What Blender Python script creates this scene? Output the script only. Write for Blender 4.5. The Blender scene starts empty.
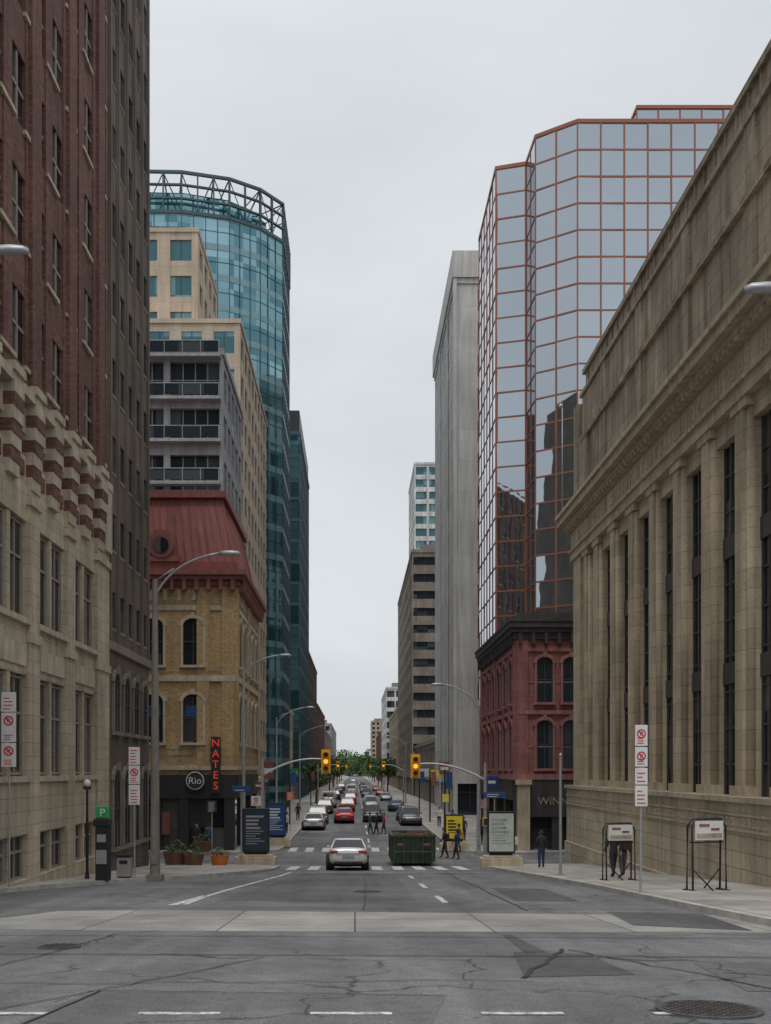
import bpy,bmesh,math,random
from mathutils import Vector,Matrix
random.seed(7)
R=random.uniform
sc=bpy.context.scene
sc.view_settings.view_transform='Standard'; sc.view_settings.look='None'; sc.view_settings.exposure=0
COL=sc.collection
def gz(y):
    if y<=0: return -1.6
    if y<=50: return -1.6-.065*y
    if y<62:
        t=(y-50)/12; return -4.85-.25*(t*(2-t))
    return -5.1
# ---------------------------------------------------------------- mesh helper
class M:
    def __init__(s): s.v=[];s.f=[]
    def add(s,vs,fs):
        b=len(s.v); s.v+= [tuple(p) for p in vs]; s.f+=[tuple(b+i for i in f) for f in fs]
    def box(s,a0,a1,b0,b1,c0,c1,F=None):
        P=[(a,b,c) for c in(c0,c1) for b in(b0,b1) for a in(a0,a1)]
        if F: P=[tr(F,*p) for p in P]
        s.add(P,[(0,2,3,1),(4,5,7,6),(0,1,5,4),(2,6,7,3),(0,4,6,2),(1,3,7,5)])
    def quad(s,pts): s.add(pts,[tuple(range(len(pts)))])
    def prism(s,pts,z0,z1,F=None,pts2=None):
        n=len(pts); pts2=pts2 or pts
        V=[(p[0],p[1],z0) for p in pts]+[(p[0],p[1],z1) for p in pts2]
        s.add(V,[tuple(range(n)),tuple(range(n,2*n))]+[(i,(i+1)%n,n+(i+1)%n,n+i) for i in range(n)])
    def tube(s,path,r,n=8):
        path=[Vector(p) for p in path]
        if not isinstance(r,(list,tuple)): r=[r]*len(path)
        V=[];
        for i,p in enumerate(path):
            d=(path[min(i+1,len(path)-1)]-path[max(i-1,0)]).normalized()
            a=d.cross(Vector((0,0,1)))
            if a.length<.05: a=Vector((1,0,0))
            a.normalize(); b=d.cross(a)
            for k in range(n):
                t=2*math.pi*k/n; V.append(p+a*math.cos(t)*r[i]+b*math.sin(t)*r[i])
        Fc=[]
        for i in range(len(path)-1):
            for k in range(n):
                Fc.append((i*n+k,i*n+(k+1)%n,(i+1)*n+(k+1)%n,(i+1)*n+k))
        Fc.append(tuple(range(n))); m=(len(path)-1)*n; Fc.append(tuple(m+k for k in range(n)))
        s.add(V,Fc)
    def ball(s,c,rx,ry,rz,nu=10,nv=6):
        V=[(c[0],c[1],c[2]-rz)]
        for j in range(1,nv):
            ph=-math.pi/2+math.pi*j/nv
            for i in range(nu):
                t=2*math.pi*i/nu
                V.append((c[0]+rx*math.cos(ph)*math.cos(t),c[1]+ry*math.cos(ph)*math.sin(t),c[2]+rz*math.sin(ph)))
        V.append((c[0],c[1],c[2]+rz)); Fc=[]
        for i in range(nu): Fc.append((0,1+(i+1)%nu,1+i))
        for j in range(nv-2):
            for i in range(nu):
                a=1+j*nu; Fc.append((a+i,a+(i+1)%nu,a+nu+(i+1)%nu,a+nu+i))
        l=len(V)-1; a=1+(nv-2)*nu
        for i in range(nu): Fc.append((a+i,a+(i+1)%nu,l))
        s.add(V,Fc)
    def build(s,name,mat,parent=None,smooth=False,bevel=0,sub=0,recalc=True):
        if not s.v: return None
        me=bpy.data.meshes.new(name); me.from_pydata(s.v,[],s.f)
        if recalc:
            bm=bmesh.new(); bm.from_mesh(me); bmesh.ops.recalc_face_normals(bm,faces=bm.faces); bm.to_mesh(me); bm.free()
        me.materials.append(mat)
        if smooth:
            me.polygons.foreach_set('use_smooth',[True]*len(me.polygons))
        o=bpy.data.objects.new(name,me); COL.objects.link(o)
        if bevel:
            b=o.modifiers.new('b','BEVEL'); b.width=bevel; b.segments=2; b.limit_method='ANGLE'
        if sub:
            b=o.modifiers.new('s','SUBSURF'); b.levels=sub; b.render_levels=sub
        if parent:
            o.parent=parent
            if parent.get('w'): o.matrix_parent_inverse=Matrix.Translation(-Vector(parent.location))
        return o
def tr(F,u,n,z):
    ox,oy,ux,uy,nx,ny=F
    return (ox+u*ux+n*nx, oy+u*uy+n*ny, z)
def root(name,loc=(0,0,0),rot=0,world=False,scale=1):
    e=bpy.data.objects.new(name,None); e.empty_display_size=.5; e.location=loc; e.rotation_euler=(0,0,rot); e.scale=(scale,)*3
    if world: e['w']=1
    COL.objects.link(e); return e
def text(body,size,loc,mat,parent,rot=(math.pi/2,0,0),name='lettering',ext=.01,align='CENTER'):
    c=bpy.data.curves.new(name,'FONT'); c.body=body; c.size=size; c.extrude=ext; c.align_x=align; c.materials.append(mat)
    o=bpy.data.objects.new(name,c); o.location=loc; o.rotation_euler=rot; COL.objects.link(o)
    o.parent=parent
    if parent.get('w'): o.matrix_parent_inverse=Matrix.Translation(-Vector(parent.location))
    return o
# ---------------------------------------------------------------- materials
def newmat(name):
    m=bpy.data.materials.new(name); m.use_nodes=True; nt=m.node_tree
    return m,nt,nt.nodes['Principled BSDF']
class N:
    def __init__(s,nt): s.nt=nt
    def n(s,t,**k):
        x=s.nt.nodes.new(t)
        for a,b in k.items(): setattr(x,a,b)
        return x
    def l(s,a,b): s.nt.links.new(a,b)
    def set(s,x,i,v):
        if hasattr(v,'is_linked') or hasattr(v,'links'): s.l(v,x.inputs[i])
        else: x.inputs[i].default_value=v
    def math(s,op,a,b=0.0,c=None):
        x=s.n('ShaderNodeMath',operation=op); s.set(x,0,a); s.set(x,1,b)
        if c is not None: s.set(x,2,c)
        return x.outputs[0]
    def noise(s,vec,scale,detail=3,rough=.55,dist=0):
        x=s.n('ShaderNodeTexNoise'); s.l(vec,x.inputs['Vector']); x.inputs['Scale'].default_value=scale
        x.inputs['Detail'].default_value=detail; x.inputs['Roughness'].default_value=rough; x.inputs['Distortion'].default_value=dist
        return x.outputs['Fac']
    def rng(s,v,a,b,c,d):
        x=s.n('ShaderNodeMapRange'); s.set(x,0,v)
        for i,q in enumerate((a,b,c,d)): x.inputs[i+1].default_value=q
        return x.outputs[0]
    def comb(s,x_,y_,z_):
        x=s.n('ShaderNodeCombineXYZ'); s.set(x,0,x_); s.set(x,1,y_); s.set(x,2,z_); return x.outputs[0]
    def mul(s,col,fac):
        x=s.n('ShaderNodeVectorMath',operation='SCALE'); s.set(x,0,col); s.set(x,'Scale',fac); return x.outputs[0]
    def mix(s,f,a,b):
        x=s.n('ShaderNodeMix',data_type='RGBA'); s.set(x,0,f)
        for i,q in ((6,a),(7,b)):
            if isinstance(q,tuple): x.inputs[i].default_value=(*q[:3],1)
            else: s.l(q,x.inputs[i])
        return x.outputs[2]
    def bump(s,h,strength,dist,bsdf):
        x=s.n('ShaderNodeBump'); x.inputs['Strength'].default_value=strength; x.inputs['Distance'].default_value=dist
        s.l(h,x.inputs['Height']); s.l(x.outputs[0],bsdf.inputs['Normal'])
    def coords(s):
        tc=s.n('ShaderNodeTexCoord').outputs['Object']
        sp=s.n('ShaderNodeSeparateXYZ'); s.l(tc,sp.inputs[0]); return tc,sp.outputs
def stone(name,col,bw=.6,bh=.3,mortar=.012,mc=.6,var=.12,rough=.85,streak=.3,bump=0,stain=.25):
    m,nt,b=newmat(name); g=N(nt); tc,s=g.coords()
    u=g.math('ADD',s[0],s[1]); v=g.comb(u,s[2],0.0)
    br=g.n('ShaderNodeTexBrick'); g.l(v,br.inputs['Vector'])
    c1=tuple(min(1,c*(1+var)) for c in col); c2=tuple(c*(1-var) for c in col)
    br.inputs['Color1'].default_value=(*c1,1); br.inputs['Color2'].default_value=(*c2,1)
    br.inputs['Mortar'].default_value=(*[c*mc for c in col],1)
    br.inputs['Scale'].default_value=1; br.inputs['Mortar Size'].default_value=mortar
    br.inputs['Brick Width'].default_value=bw; br.inputs['Row Height'].default_value=bh
    n1=g.rng(g.noise(tc,.35,3),.3,.7,1-stain,1+stain)
    sv=g.comb(g.math('MULTIPLY',u,1.7),g.math('MULTIPLY',s[2],.12),0.0)
    n2=g.rng(g.noise(sv,1.2,3,.6),.35,.7,1-streak,1+streak*.35)
    n3=g.noise(tc,9,3,.7); n3r=g.rng(n3,.3,.7,.86,1.14)
    f=g.math('MULTIPLY',g.math('MULTIPLY',n1,n2),n3r)
    g.l(g.mul(br.outputs['Color'],f),b.inputs['Base Color']); b.inputs['Roughness'].default_value=rough
    if bump:
        g.bump(g.math('SUBTRACT',n3,br.outputs['Fac']),bump,.02,b)
    return m
def plain(name,col,rough=.6,metal=0,var=.12,sc_=3,streak=0,bump=0,emit=0):
    m,nt,b=newmat(name); g=N(nt); tc,s=g.coords()
    n=g.rng(g.noise(tc,sc_,3,.6),.3,.7,1-var,1+var)
    if streak:
        sv=g.comb(g.math('MULTIPLY',g.math('ADD',s[0],s[1]),2.0),g.math('MULTIPLY',s[2],.15),0.0)
        n=g.math('MULTIPLY',n,g.rng(g.noise(sv,1.5,3,.6),.35,.7,1-streak,1+streak*.3))
    rgb=g.n('ShaderNodeRGB'); rgb.outputs[0].default_value=(*col,1)
    g.l(g.mul(rgb.outputs[0],n),b.inputs['Base Color'])
    b.inputs['Roughness'].default_value=rough; b.inputs['Metallic'].default_value=metal
    if bump: g.bump(g.noise(tc,sc_*6,2),bump,.01,b)
    if emit:
        b.inputs['Emission Color'].default_value=(*col,1); b.inputs['Emission Strength'].default_value=emit
    return m
def winmat(name,dark,light,snap=(2,2,3),rough=.06,metal=0,ior=1.8,p=.75,wav=0,off=(0,0,0)):
    m,nt,b=newmat(name); g=N(nt); tc,s=g.coords()
    cs=[g.math('FLOOR',g.math('DIVIDE',g.math('SUBTRACT',s[i],off[i]),snap[i])) for i in range(3)]
    w=g.n('ShaderNodeTexWhiteNoise'); g.l(g.comb(*cs),w.inputs['Vector'])
    f=g.rng(w.outputs['Value'],p,1,0,1)
    g.l(g.mix(f,dark,light),b.inputs['Base Color']); b.inputs['Roughness'].default_value=rough
    b.inputs['Metallic'].default_value=metal; b.inputs['IOR'].default_value=ior
    if wav: g.bump(g.noise(tc,.6,1),wav,.1,b)
    return m
def asphalt(name,base=.15,crack=True,tint=(1,1,1.02)):
    m,nt,b=newmat(name); g=N(nt); tc,s=g.coords()
    fine=g.noise(tc,45,2,.8); med=g.noise(tc,3.5,4,.65); big=g.noise(tc,.22,4,.6,.6)
    trk=g.noise(g.comb(g.math('MULTIPLY',s[0],.9),g.math('MULTIPLY',s[1],.06),0.0),1.3,2)
    f=g.math('MULTIPLY',g.rng(fine,.3,.7,.55,1.45),g.rng(med,.3,.7,.82,1.18))
    f=g.math('MULTIPLY',f,g.rng(big,.32,.68,.62,1.3)); f=g.math('MULTIPLY',f,g.rng(trk,.35,.65,.86,1.14))
    if crack:
        dn=g.n('ShaderNodeTexNoise'); g.l(tc,dn.inputs['Vector']); dn.inputs['Scale'].default_value=.9; dn.inputs['Detail'].default_value=5
        dv=g.n('ShaderNodeVectorMath',operation='MULTIPLY_ADD'); g.l(dn.outputs['Color'],dv.inputs[0]); dv.inputs[1].default_value=(1.6,1.6,0); g.l(tc,dv.inputs[2])
        vo=g.n('ShaderNodeTexVoronoi',feature='DISTANCE_TO_EDGE'); g.l(dv.outputs[0],vo.inputs['Vector']); vo.inputs['Scale'].default_value=.33
        ck=g.rng(vo.outputs['Distance'],.0,.012,1,0)
        msk=g.rng(g.noise(tc,.33,2),.42,.5,0,1)
        ck=g.math('MULTIPLY',ck,msk)
        vo2=g.n('ShaderNodeTexVoronoi',feature='DISTANCE_TO_EDGE'); g.l(dv.outputs[0],vo2.inputs['Vector']); vo2.inputs['Scale'].default_value=1.5
        ck2=g.math('MULTIPLY',g.rng(vo2.outputs['Distance'],.0,.03,1,0),g.rng(med,.55,.62,0,.8))
        ck=g.math('MAXIMUM',ck,ck2)
        f=g.math('MULTIPLY',f,g.math('SUBTRACT',1.0,g.math('MULTIPLY',ck,.72)))
    rgb=g.n('ShaderNodeRGB'); rgb.outputs[0].default_value=(*[base*t for t in tint],1)
    g.l(g.mul(rgb.outputs[0],f),b.inputs['Base Color']); b.inputs['Roughness'].default_value=.88
    return m
def slabs(name,base,w=1.5,h=1.5):
    m,nt,b=newmat(name); g=N(nt); tc,s=g.coords()
    br=g.n('ShaderNodeTexBrick',offset=0.0); g.l(tc,br.inputs['Vector'])
    br.inputs['Color1'].default_value=(*[c*1.13 for c in base],1); br.inputs['Color2'].default_value=(*[c*.82 for c in base],1)
    br.inputs['Mortar'].default_value=(*[c*.33 for c in base],1); br.inputs['Scale'].default_value=1
    br.inputs['Mortar Size'].default_value=.018; br.inputs['Brick Width'].default_value=w; br.inputs['Row Height'].default_value=h
    f=g.math('MULTIPLY',g.rng(g.noise(tc,35,2,.8),.3,.7,.8,1.18),g.rng(g.noise(tc,.7,5,.65),.3,.7,.68,1.2))
    g.l(g.mul(br.outputs['Color'],f),b.inputs['Base Color']); b.inputs['Roughness'].default_value=.85
    return m
def paint(name,col,wear=.45):
    m,nt,b=newmat(name); g=N(nt); tc,s=g.coords()
    w=g.rng(g.noise(tc,6,6,.75),wear-.05,wear+.12,0,1)
    g.l(g.mix(w,(.2,.2,.2),col),b.inputs['Base Color']); b.inputs['Roughness'].default_value=.7; return m

mt={}
mt['ybrick']=stone('yellow_brick',(.50,.345,.17),.22,.075,.008,.7,.22,streak=.22,stain=.15)
mt['rbrick']=stone('brown_red_brick',(.165,.08,.06),.22,.075,.008,1.1,.35,streak=.2)
mt['cream']=stone('cream_limestone',(.54,.455,.335),1.1,.42,.01,.58,.08,streak=.3,stain=.15,bump=.3)
mt['creamtrim']=plain('limestone_trim',(.56,.475,.355),.8,0,.16,2,.28)
mt['bankstone']=stone('tan_sandstone',(.53,.435,.31),1.25,.62,.01,.55,.10,streak=.3,stain=.14,bump=.3)
mt['banktrim']=plain('sandstone_trim',(.53,.44,.32),.85,0,.15,1.6,.32)
mt['attic']=stone('weathered_attic_stone',(.39,.325,.235),1.9,.95,.014,.42,.10,streak=.5,stain=.25,bump=.3)
mt['plinth']=stone('plinth_granite',(.51,.435,.32),1.5,.5,.014,.48,.10,streak=.28,stain=.14,bump=.3)
mt['dkbrown']=stone('dark_brown_panels',(.16,.128,.103),1.2,1.6,.01,.7,.08,streak=.3)
mt['redstone']=stone('red_sandstone',(.33,.135,.125),.9,.35,.01,.6,.12,streak=.3,stain=.15)
mt['redtrim']=plain('red_painted_trim',(.27,.095,.08),.6,0,.15,2,.3)
mt['pinktrim']=plain('pink_sandstone_trim',(.36,.16,.145),.7,0,.15,2,.3)
mt['redroof']=plain('red_metal_roof',(.28,.088,.072),.5,0,.15,.8,.35)
mt['concrete']=stone('tower_concrete',(.56,.56,.545),3,3.4,.02,.75,.04,streak=.2,stain=.1)
mt['grey']=stone('grey_panels',(.36,.36,.37),1.5,1.2,.02,.5,.05,streak=.2,stain=.1)
mt['tan']=stone('tan_precast',(.55,.445,.34),2.0,1.8,.02,.7,.05,streak=.15,stain=.1)
mt['brown']=stone('brown_precast',(.27,.23,.185),1.6,3.2,.02,.7,.06,streak=.25)
mt['white']=stone('white_precast',(.68,.69,.68),2,3,.02,.8,.04)
mt['beige']=stone('beige_masonry',(.40,.33,.25),.8,.4,.01,.7,.12)
mt['dark']=plain('dark_metal',(.03,.03,.033),.45,.3)
mt['darkcorn']=plain('dark_cornice',(.06,.055,.055),.6,0,.2,2,.3)
mt['steel']=plain('galvanised_steel',(.38,.39,.4),.5,.5,.12,4)
mt['wsteel']=plain('painted_arm',(.5,.51,.52),.4,.2,.08,4)
mt['polecon']=plain('concrete_pole',(.25,.23,.2),.8,0,.15,3,.3,.2)
mt['copper']=plain('copper_mullions',(.30,.11,.07),.45,.3,.1,2)
mt['winframe']=plain('window_frames',(.06,.055,.05),.5)
mt['winframel']=plain('light_window_frames',(.30,.27,.23),.6)
mt['win']=winmat('window_glass',(.014,.018,.021),(.13,.12,.11),(1.0,1.0,1.8),.05,0,1.6,.6,.03)
mt['mirror']=winmat('mirror_glass',(.42,.47,.51),(.43,.48,.52),(40,40,2.15),.015,.95,1.5,.1,.035)
mt['teal']=winmat('teal_glass',(.10,.235,.275),(.30,.50,.56),(1.5,40,3.6),.05,.8,1.5,.3,.03)
mt['tealw']=winmat('green_window_glass',(.045,.13,.155),(.2,.36,.38),(2,2,3.4),.05,.4,1.6,.4)
mt['tealf']=plain('teal_frames',(.06,.10,.115),.4,.4)
mt['spandrel']=plain('pale_teal_spandrel',(.20,.33,.36),.35,.4,.1,1)
mt['tealdk']=winmat('dark_teal_glass',(.03,.085,.10),(.14,.28,.31),(1.6,1.6,3.5),.05,.6,1.6,.35,.03)
mt['grwin']=winmat('grey_window_glass',(.022,.032,.042),(.10,.12,.13),(2,2,3.4),.05,.05,1.6,.5)
mt['asph']=asphalt('asphalt',.15)
mt['asph2']=asphalt('asphalt_patch',.085,False)
mt['asph3']=asphalt('old_asphalt_patch',.12,True)
mt['slab']=slabs('sidewalk_concrete',(.37,.345,.315))
mt['band']=slabs('crossing_concrete',(.30,.288,.265),2.3,2.35)
mt['kerb']=plain('kerb_concrete',(.40,.38,.35),.85,0,.25,2,0)
mt['paint']=paint('road_paint',(.72,.72,.70),.44)
mt['ground']=plain('ground_gravel',(.12,.12,.11),.9,0,.3,.05)
mt['tar']=plain('tar_seal',(.03,.03,.032),.6)
mt['iron']=plain('cast_iron',(.09,.08,.075),.6,.5,.3,12)
mt['roof']=plain('roof_gravel',(.2,.2,.2),.9)
mt['yellow']=plain('signal_yellow',(.80,.42,.02),.45,0,.08)
mt['amber']=plain('amber_lens',(1,.42,.03),.3,emit=1.3)
mt['redlens']=plain('red_lens',(.12,.01,.01),.3)
mt['greenlens']=plain('green_lens',(.01,.06,.04),.3)
mt['brake']=plain('brake_light',(.75,.03,.02),.3,emit=.5)
mt['tail']=plain('tail_lens',(.35,.015,.012),.25)
mt['rubber']=plain('tyre_rubber',(.02,.02,.02),.8)
mt['chrome']=plain('alloy',(.45,.45,.46),.3,.9)
mt['carglass']=winmat('car_glass',(.012,.014,.016),(.03,.03,.03),(5,5,5),.04,0,1.6)
mt['signwhite']=plain('sign_white',(.68,.69,.68),.5,0,.08)
mt['signred']=plain('sign_red',(.6,.03,.03),.5)
mt['signblk']=plain('sign_black',(.03,.03,.03),.5)
mt['signblue']=plain('sign_blue',(.02,.07,.22),.45)
mt['navy']=plain('navy_panel',(.02,.035,.06),.4)
mt['palegreen']=plain('pale_green_panel',(.47,.53,.47),.5)
mt['signyel']=plain('sign_yellow',(.8,.6,.03),.5)
mt['signgreen']=plain('meter_green',(.03,.35,.12),.5)
mt['orange']=plain('orange_plastic',(.6,.16,.03),.5)
mt['neon']=plain('red_letters',(.8,.07,.06),.4,emit=.3)
mt['wood']=plain('brown_wood',(.16,.08,.045),.7)
mt['dumpgreen']=plain('green_container_paint',(.04,.065,.04),.55,.1,.3,2.5,.35,.2)
mt['skin']=plain('skin',(.5,.31,.23),.6)
mt['hair']=plain('hair',(.03,.02,.015),.7)
mt['bark']=plain('bark',(.07,.05,.04),.9)
def leafmat(name,c):
    m,nt,b=newmat(name); g=N(nt); tc,s=g.coords()
    f=g.rng(g.noise(tc,.9,3,.7),.3,.7,.45,1.6); rgb=g.n('ShaderNodeRGB'); rgb.outputs[0].default_value=(*c,1)
    g.l(g.mul(rgb.outputs[0],f),b.inputs['Base Color']); b.inputs['Roughness'].default_value=.8; return m
mt['leaf']=leafmat('foliage',(.075,.13,.04))

# ---------------------------------------------------------------- world + sun + camera
w=bpy.data.worlds.new('World'); sc.world=w; w.use_nodes=True; nt=w.node_tree; g=N(nt)
bg=nt.nodes['Background']; bg.inputs['Strength'].default_value=.1
sky=g.n('ShaderNodeTexSky',sky_type='NISHITA'); sky.sun_disc=False; sky.sun_elevation=math.radians(70); sky.sun_rotation=math.radians(192)
tc=g.n('ShaderNodeTexCoord').outputs['Generated']
mp=g.n('ShaderNodeMapping'); mp.inputs['Scale'].default_value=(1,1,2.6); g.l(tc,mp.inputs[0])
cl=g.noise(mp.outputs[0],1.7,5,.52,.5)
sp=g.n('ShaderNodeSeparateXYZ'); g.l(tc,sp.inputs[0])
f=g.math('MULTIPLY',g.rng(cl,.3,.7,.87,1.10),g.rng(sp.outputs[2],0,.7,.92,1.10))
rgb=g.n('ShaderNodeRGB'); rgb.outputs[0].default_value=(7.1,7.42,7.75,1)
g.l(g.mix(.95,sky.outputs[0],g.mul(rgb.outputs[0],f)),bg.inputs['Color'])
sl=bpy.data.lights.new('sun','SUN'); sl.energy=1.5; sl.angle=math.radians(24); sl.color=(1,.97,.93)
so=bpy.data.objects.new('sun',sl); COL.objects.link(so); so.rotation_euler=(math.radians(20),0,math.radians(-12))
cd=bpy.data.cameras.new('camera'); cam=bpy.data.objects.new('camera',cd); COL.objects.link(cam); sc.camera=cam
cam.location=(0,0,0); cam.rotation_euler=(math.pi/2,0,0); cd.sensor_width=36; cd.lens=36*1000/1024
cd.shift_x=30.5/1024; cd.shift_y=258/1024; cd.clip_end=20000; cd.clip_start=.1

# ---------------------------------------------------------------- ground, road, sidewalks
YS=[-400,-60,0,50]+[50+i*1.5 for i in range(1,9)]+[70,200,600,1500,7000]
def sheet(name,x0,x1,ys,dz,mat,parent=None):
    m=M(); V=[];F=[]
    for y in ys: V+=[(x0,y,gz(y)+dz),(x1,y,gz(y)+dz)]
    for i in range(len(ys)-1): F.append((2*i,2*i+1,2*i+3,2*i+2))
    m.add(V,F); return m
sheet('ground',-4000,4000,YS,0,None).build('ground',mt['ground'])
m=sheet('r',-220,220,[-60,0,50]+[50+i*1.5 for i in range(1,9)],.004,None)
m2=sheet('r',-7,9,[62,200,600,1500],.004,None); m.add(m2.v,m2.f); m.build('road',mt['asph'])
def lerp(tab,y):
    for (a,b),(c,d) in zip(tab,tab[1:]):
        if a<=y<=c: return b+(d-b)*(y-a)/(c-a)
    return tab[0][1] if y<tab[0][0] else tab[-1][1]
def sidewalk(name,edge,far,sgn):
    ys=sorted(set([e[0] for e in edge]+[y for y in [50+i*1.5 for i in range(9)] if edge[0][0]<y<edge[-1][0]]))
    m=M();k=M();V=[];F=[];
    K=[]
    for y in ys:
        x=lerp(edge,y); z=gz(y)
        V+=[(far,y,z+.13),(x,y,z+.13),(x,y,z-.1)]
        K+=[(x-sgn*.17,y,z+.136),(x+sgn*.012,y,z+.136),(x+sgn*.02,y,z-.1)]
    n=len(ys)
    for i in range(n-1):
        a=3*i; F+=[(a,a+1,a+4,a+3),(a+1,a+2,a+5,a+4)]
    F+=[(0,1,2),(3*n-3,3*n-2,3*n-1)]
    V+=[(far,ys[0],gz(ys[0])-.1),(far,ys[-1],gz(ys[-1])-.1)]
    F+=[(0,2,3*n),(3*n-3,3*n-1,3*n+1)]
    m.add(V,F); o=m.build(name,mt['slab'])
    k.add(K,[q for i in range(n-1) for q in ((3*i,3*i+1,3*i+4,3*i+3),(3*i+1,3*i+2,3*i+5,3*i+4))]); k.build('kerb',mt['kerb'])
    return o
sidewalk('sidewalk',[(12,-14),(14,-10.8),(18,-9.6),(24,-9.6),(27.5,-9.7),(30,-9.0),(32.5,-7.9),(35,-6.8),(38,-5.4),(41,-4.3),(44,-3.6),(48,-3.6),(50,-5),(50.8,-7.5)],-80,1)
sidewalk('sidewalk',[(60.4,-7),(61,-5.6),(62.5,-4.8),(65,-4.6),(200,-4.6),(1500,-4.6)],-80,1)
sidewalk('sidewalk',[(11.5,14),(12.6,10.5),(14.5,8.2),(17,7.25),(21,7.15),(30,7.1),(40,6.6),(48,6.2),(50,7),(50.8,9)],90,-1)
sidewalk('sidewalk',[(60.4,9),(61,7.4),(62.5,6.5),(65,6.2),(200,6.2),(1500,6.2)],90,-1)
# markings
mk=M()
def mpoly(m,pts,dz): m.quad([(x,y,gz(y)+dz) for x,y in pts])
def mrect(m,x0,x1,y0,y1,dz=.013): mpoly(m,[(x0,y0),(x1,y0),(x1,y1),(x0,y1)],dz)
def mline(m,path,wd,dz=.013):
    for (x0,y0),(x1,y1) in zip(path,path[1:]):
        d=Vector((x1-x0,y1-y0)).normalized(); nx,ny=-d.y*wd/2,d.x*wd/2
        mpoly(m,[(x0-nx,y0-ny),(x0+nx,y0+ny),(x1+nx,y1+ny),(x1-nx,y1-ny)],dz)
for i in range(-8,12): mrect(mk,-4.98+i*1.53+3.05,-4.98+i*1.53+3.78,8.85,8.97)
mline(mk,[(-3.9,22.8),(-3.85,26),(-3.65,29.5),(-3.3,34),(-2.9,39),(-2.7,43)],.14)
mline(mk,[(-4.15,22.6),(-3.9,26.2)],.2)
for y0 in (23.5,30,36.5): mrect(mk,2.05,2.2,y0,y0+2.6)
for i in range(9):
    x=-3.2+i*1.0
    mrect(mk,x,x+.5,45.6,50.4)
mrect(mk,-3.4,5.9,42.6,42.85)
for i in range(10): mrect(mk,-4.2+i*1.05,-3.7+i*1.05,62.3,65.5)
for k in range(30): mrect(mk,.9,1.04,70+k*9,74+k*9)
mk.build('road_markings',mt['paint'])
b=M(); mpoly(b,[(-7.5,17.0),(-3.4,16.6),(11,16.1),(11,19.6),(4.6,20.1),(-4.6,21.3),(-6.2,20.9)],.008); b.build('crossing_strip',mt['band'])
b=M()
mpoly(b,[(1.9,11.2),(3.2,11.4),(3.1,13.4),(2.15,13.6)],.0085)
mpoly(b,[(2.3,13.6),(2.6,13.6),(2.5,16.0),(2.35,16.0)],.0085)
mpoly(b,[(4.9,17.6),(6.6,16.6),(7.0,20.2),(5.2,20.6)],.0125)
mpoly(b,[(-9,12.0),(-5.2,12.2),(-5.0,14.3),(-9,14.6)],.0085)
mpoly(b,[(3.9,24.2),(5.4,24.0),(5.6,29.5),(4.1,30)],.0085)
b.build('road_patch',mt['asph2'])
b=M()
mpoly(b,[(-3.2,24.5),(1.5,24.3),(1.6,41),(-2.2,41.5)],.0085)
mpoly(b,[(-3.0,7.0),(.4,7.0),(.9,9.9),(-2.7,10.2)],.0085)
mpoly(b,[(4.0,10.2),(8.8,9.8),(9.0,12.0),(4.2,12.4)],.0085)
b.build('road_patch',mt['asph3'])
b=M()
def wob(p,q,n,a):
    out=[]; ox=oy=0
    for i in range(n+1):
        t=i/n; ox=ox*.75+R(-a,a); oy=oy*.75+R(-a,a); out.append((p[0]+(q[0]-p[0])*t+ox,p[1]+(q[1]-p[1])*t+oy))
    return out
mline(b,wob((-12,13.7),(14,12.6),60,.025),.04,.0165)
mline(b,wob((-4,7.6),(-1.2,12.9),24,.05),.022,.0165)
mline(b,wob((1.85,11.1),(2.9,13.9),18,.03),.06,.0165)
mline(b,wob((2.9,13.9),(5.2,8.3),26,.06),.03,.0165)
mline(b,wob((-9,10.5),(2,10.9),50,.05),.02,.0165)
mline(b,wob((-3.8,16.2),(-4.4,11),24,.05),.022,.0165)
mline(b,wob((4.2,11.5),(8.5,10.1),30,.05),.03,.0165)
mline(b,wob((-7,22),(7,21.3),30,.02),.04,.0165)
mline(b,wob((-7,15.9),(11,15.2),40,.02),.035,.0165)
mline(b,wob((.2,21.3),(.4,41),30,.03),.03,.0165)
mline(b,wob((3.6,21),(3.9,44),30,.04),.03,.0165)
mline(b,wob((-2.9,7.2),(-2.6,10.2),16,.01),.03,.0165); mline(b,wob((-2.6,10.2),(.9,9.9),16,.01),.03,.0165)
b.build('road_cracks',mt['tar'])
def manhole(x,y,r):
    e=root('manhole_cover',(x,y,gz(y)+.012),0); e.rotation_euler=(-math.atan(.065),0,0)
    a=M(); a.tube([(0,0,-.02),(0,0,.012)],r,40); a.build('frame',mt['asph2'],e)
    a=M(); a.tube([(0,0,-.02),(0,0,.018)],r*.88,40); a.build('cover',mt['iron'],e)
    a=M()
    n=int(r*18)
    for i in range(-n,n+1):
        for j in range(-n,n+1):
            px,py=i*r*.85/n,j*r*.85/n
            if px*px+py*py<(r*.8)**2 and (i+j)%2==0: a.box(px-.018,px+.018,py-.018,py+.018,.017,.026)
    a.build('studs',mt['iron'],e)
manhole(3.22,9.1,.47); manhole(-4.2,14.2,.3); manhole(.35,28,.4)
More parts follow.
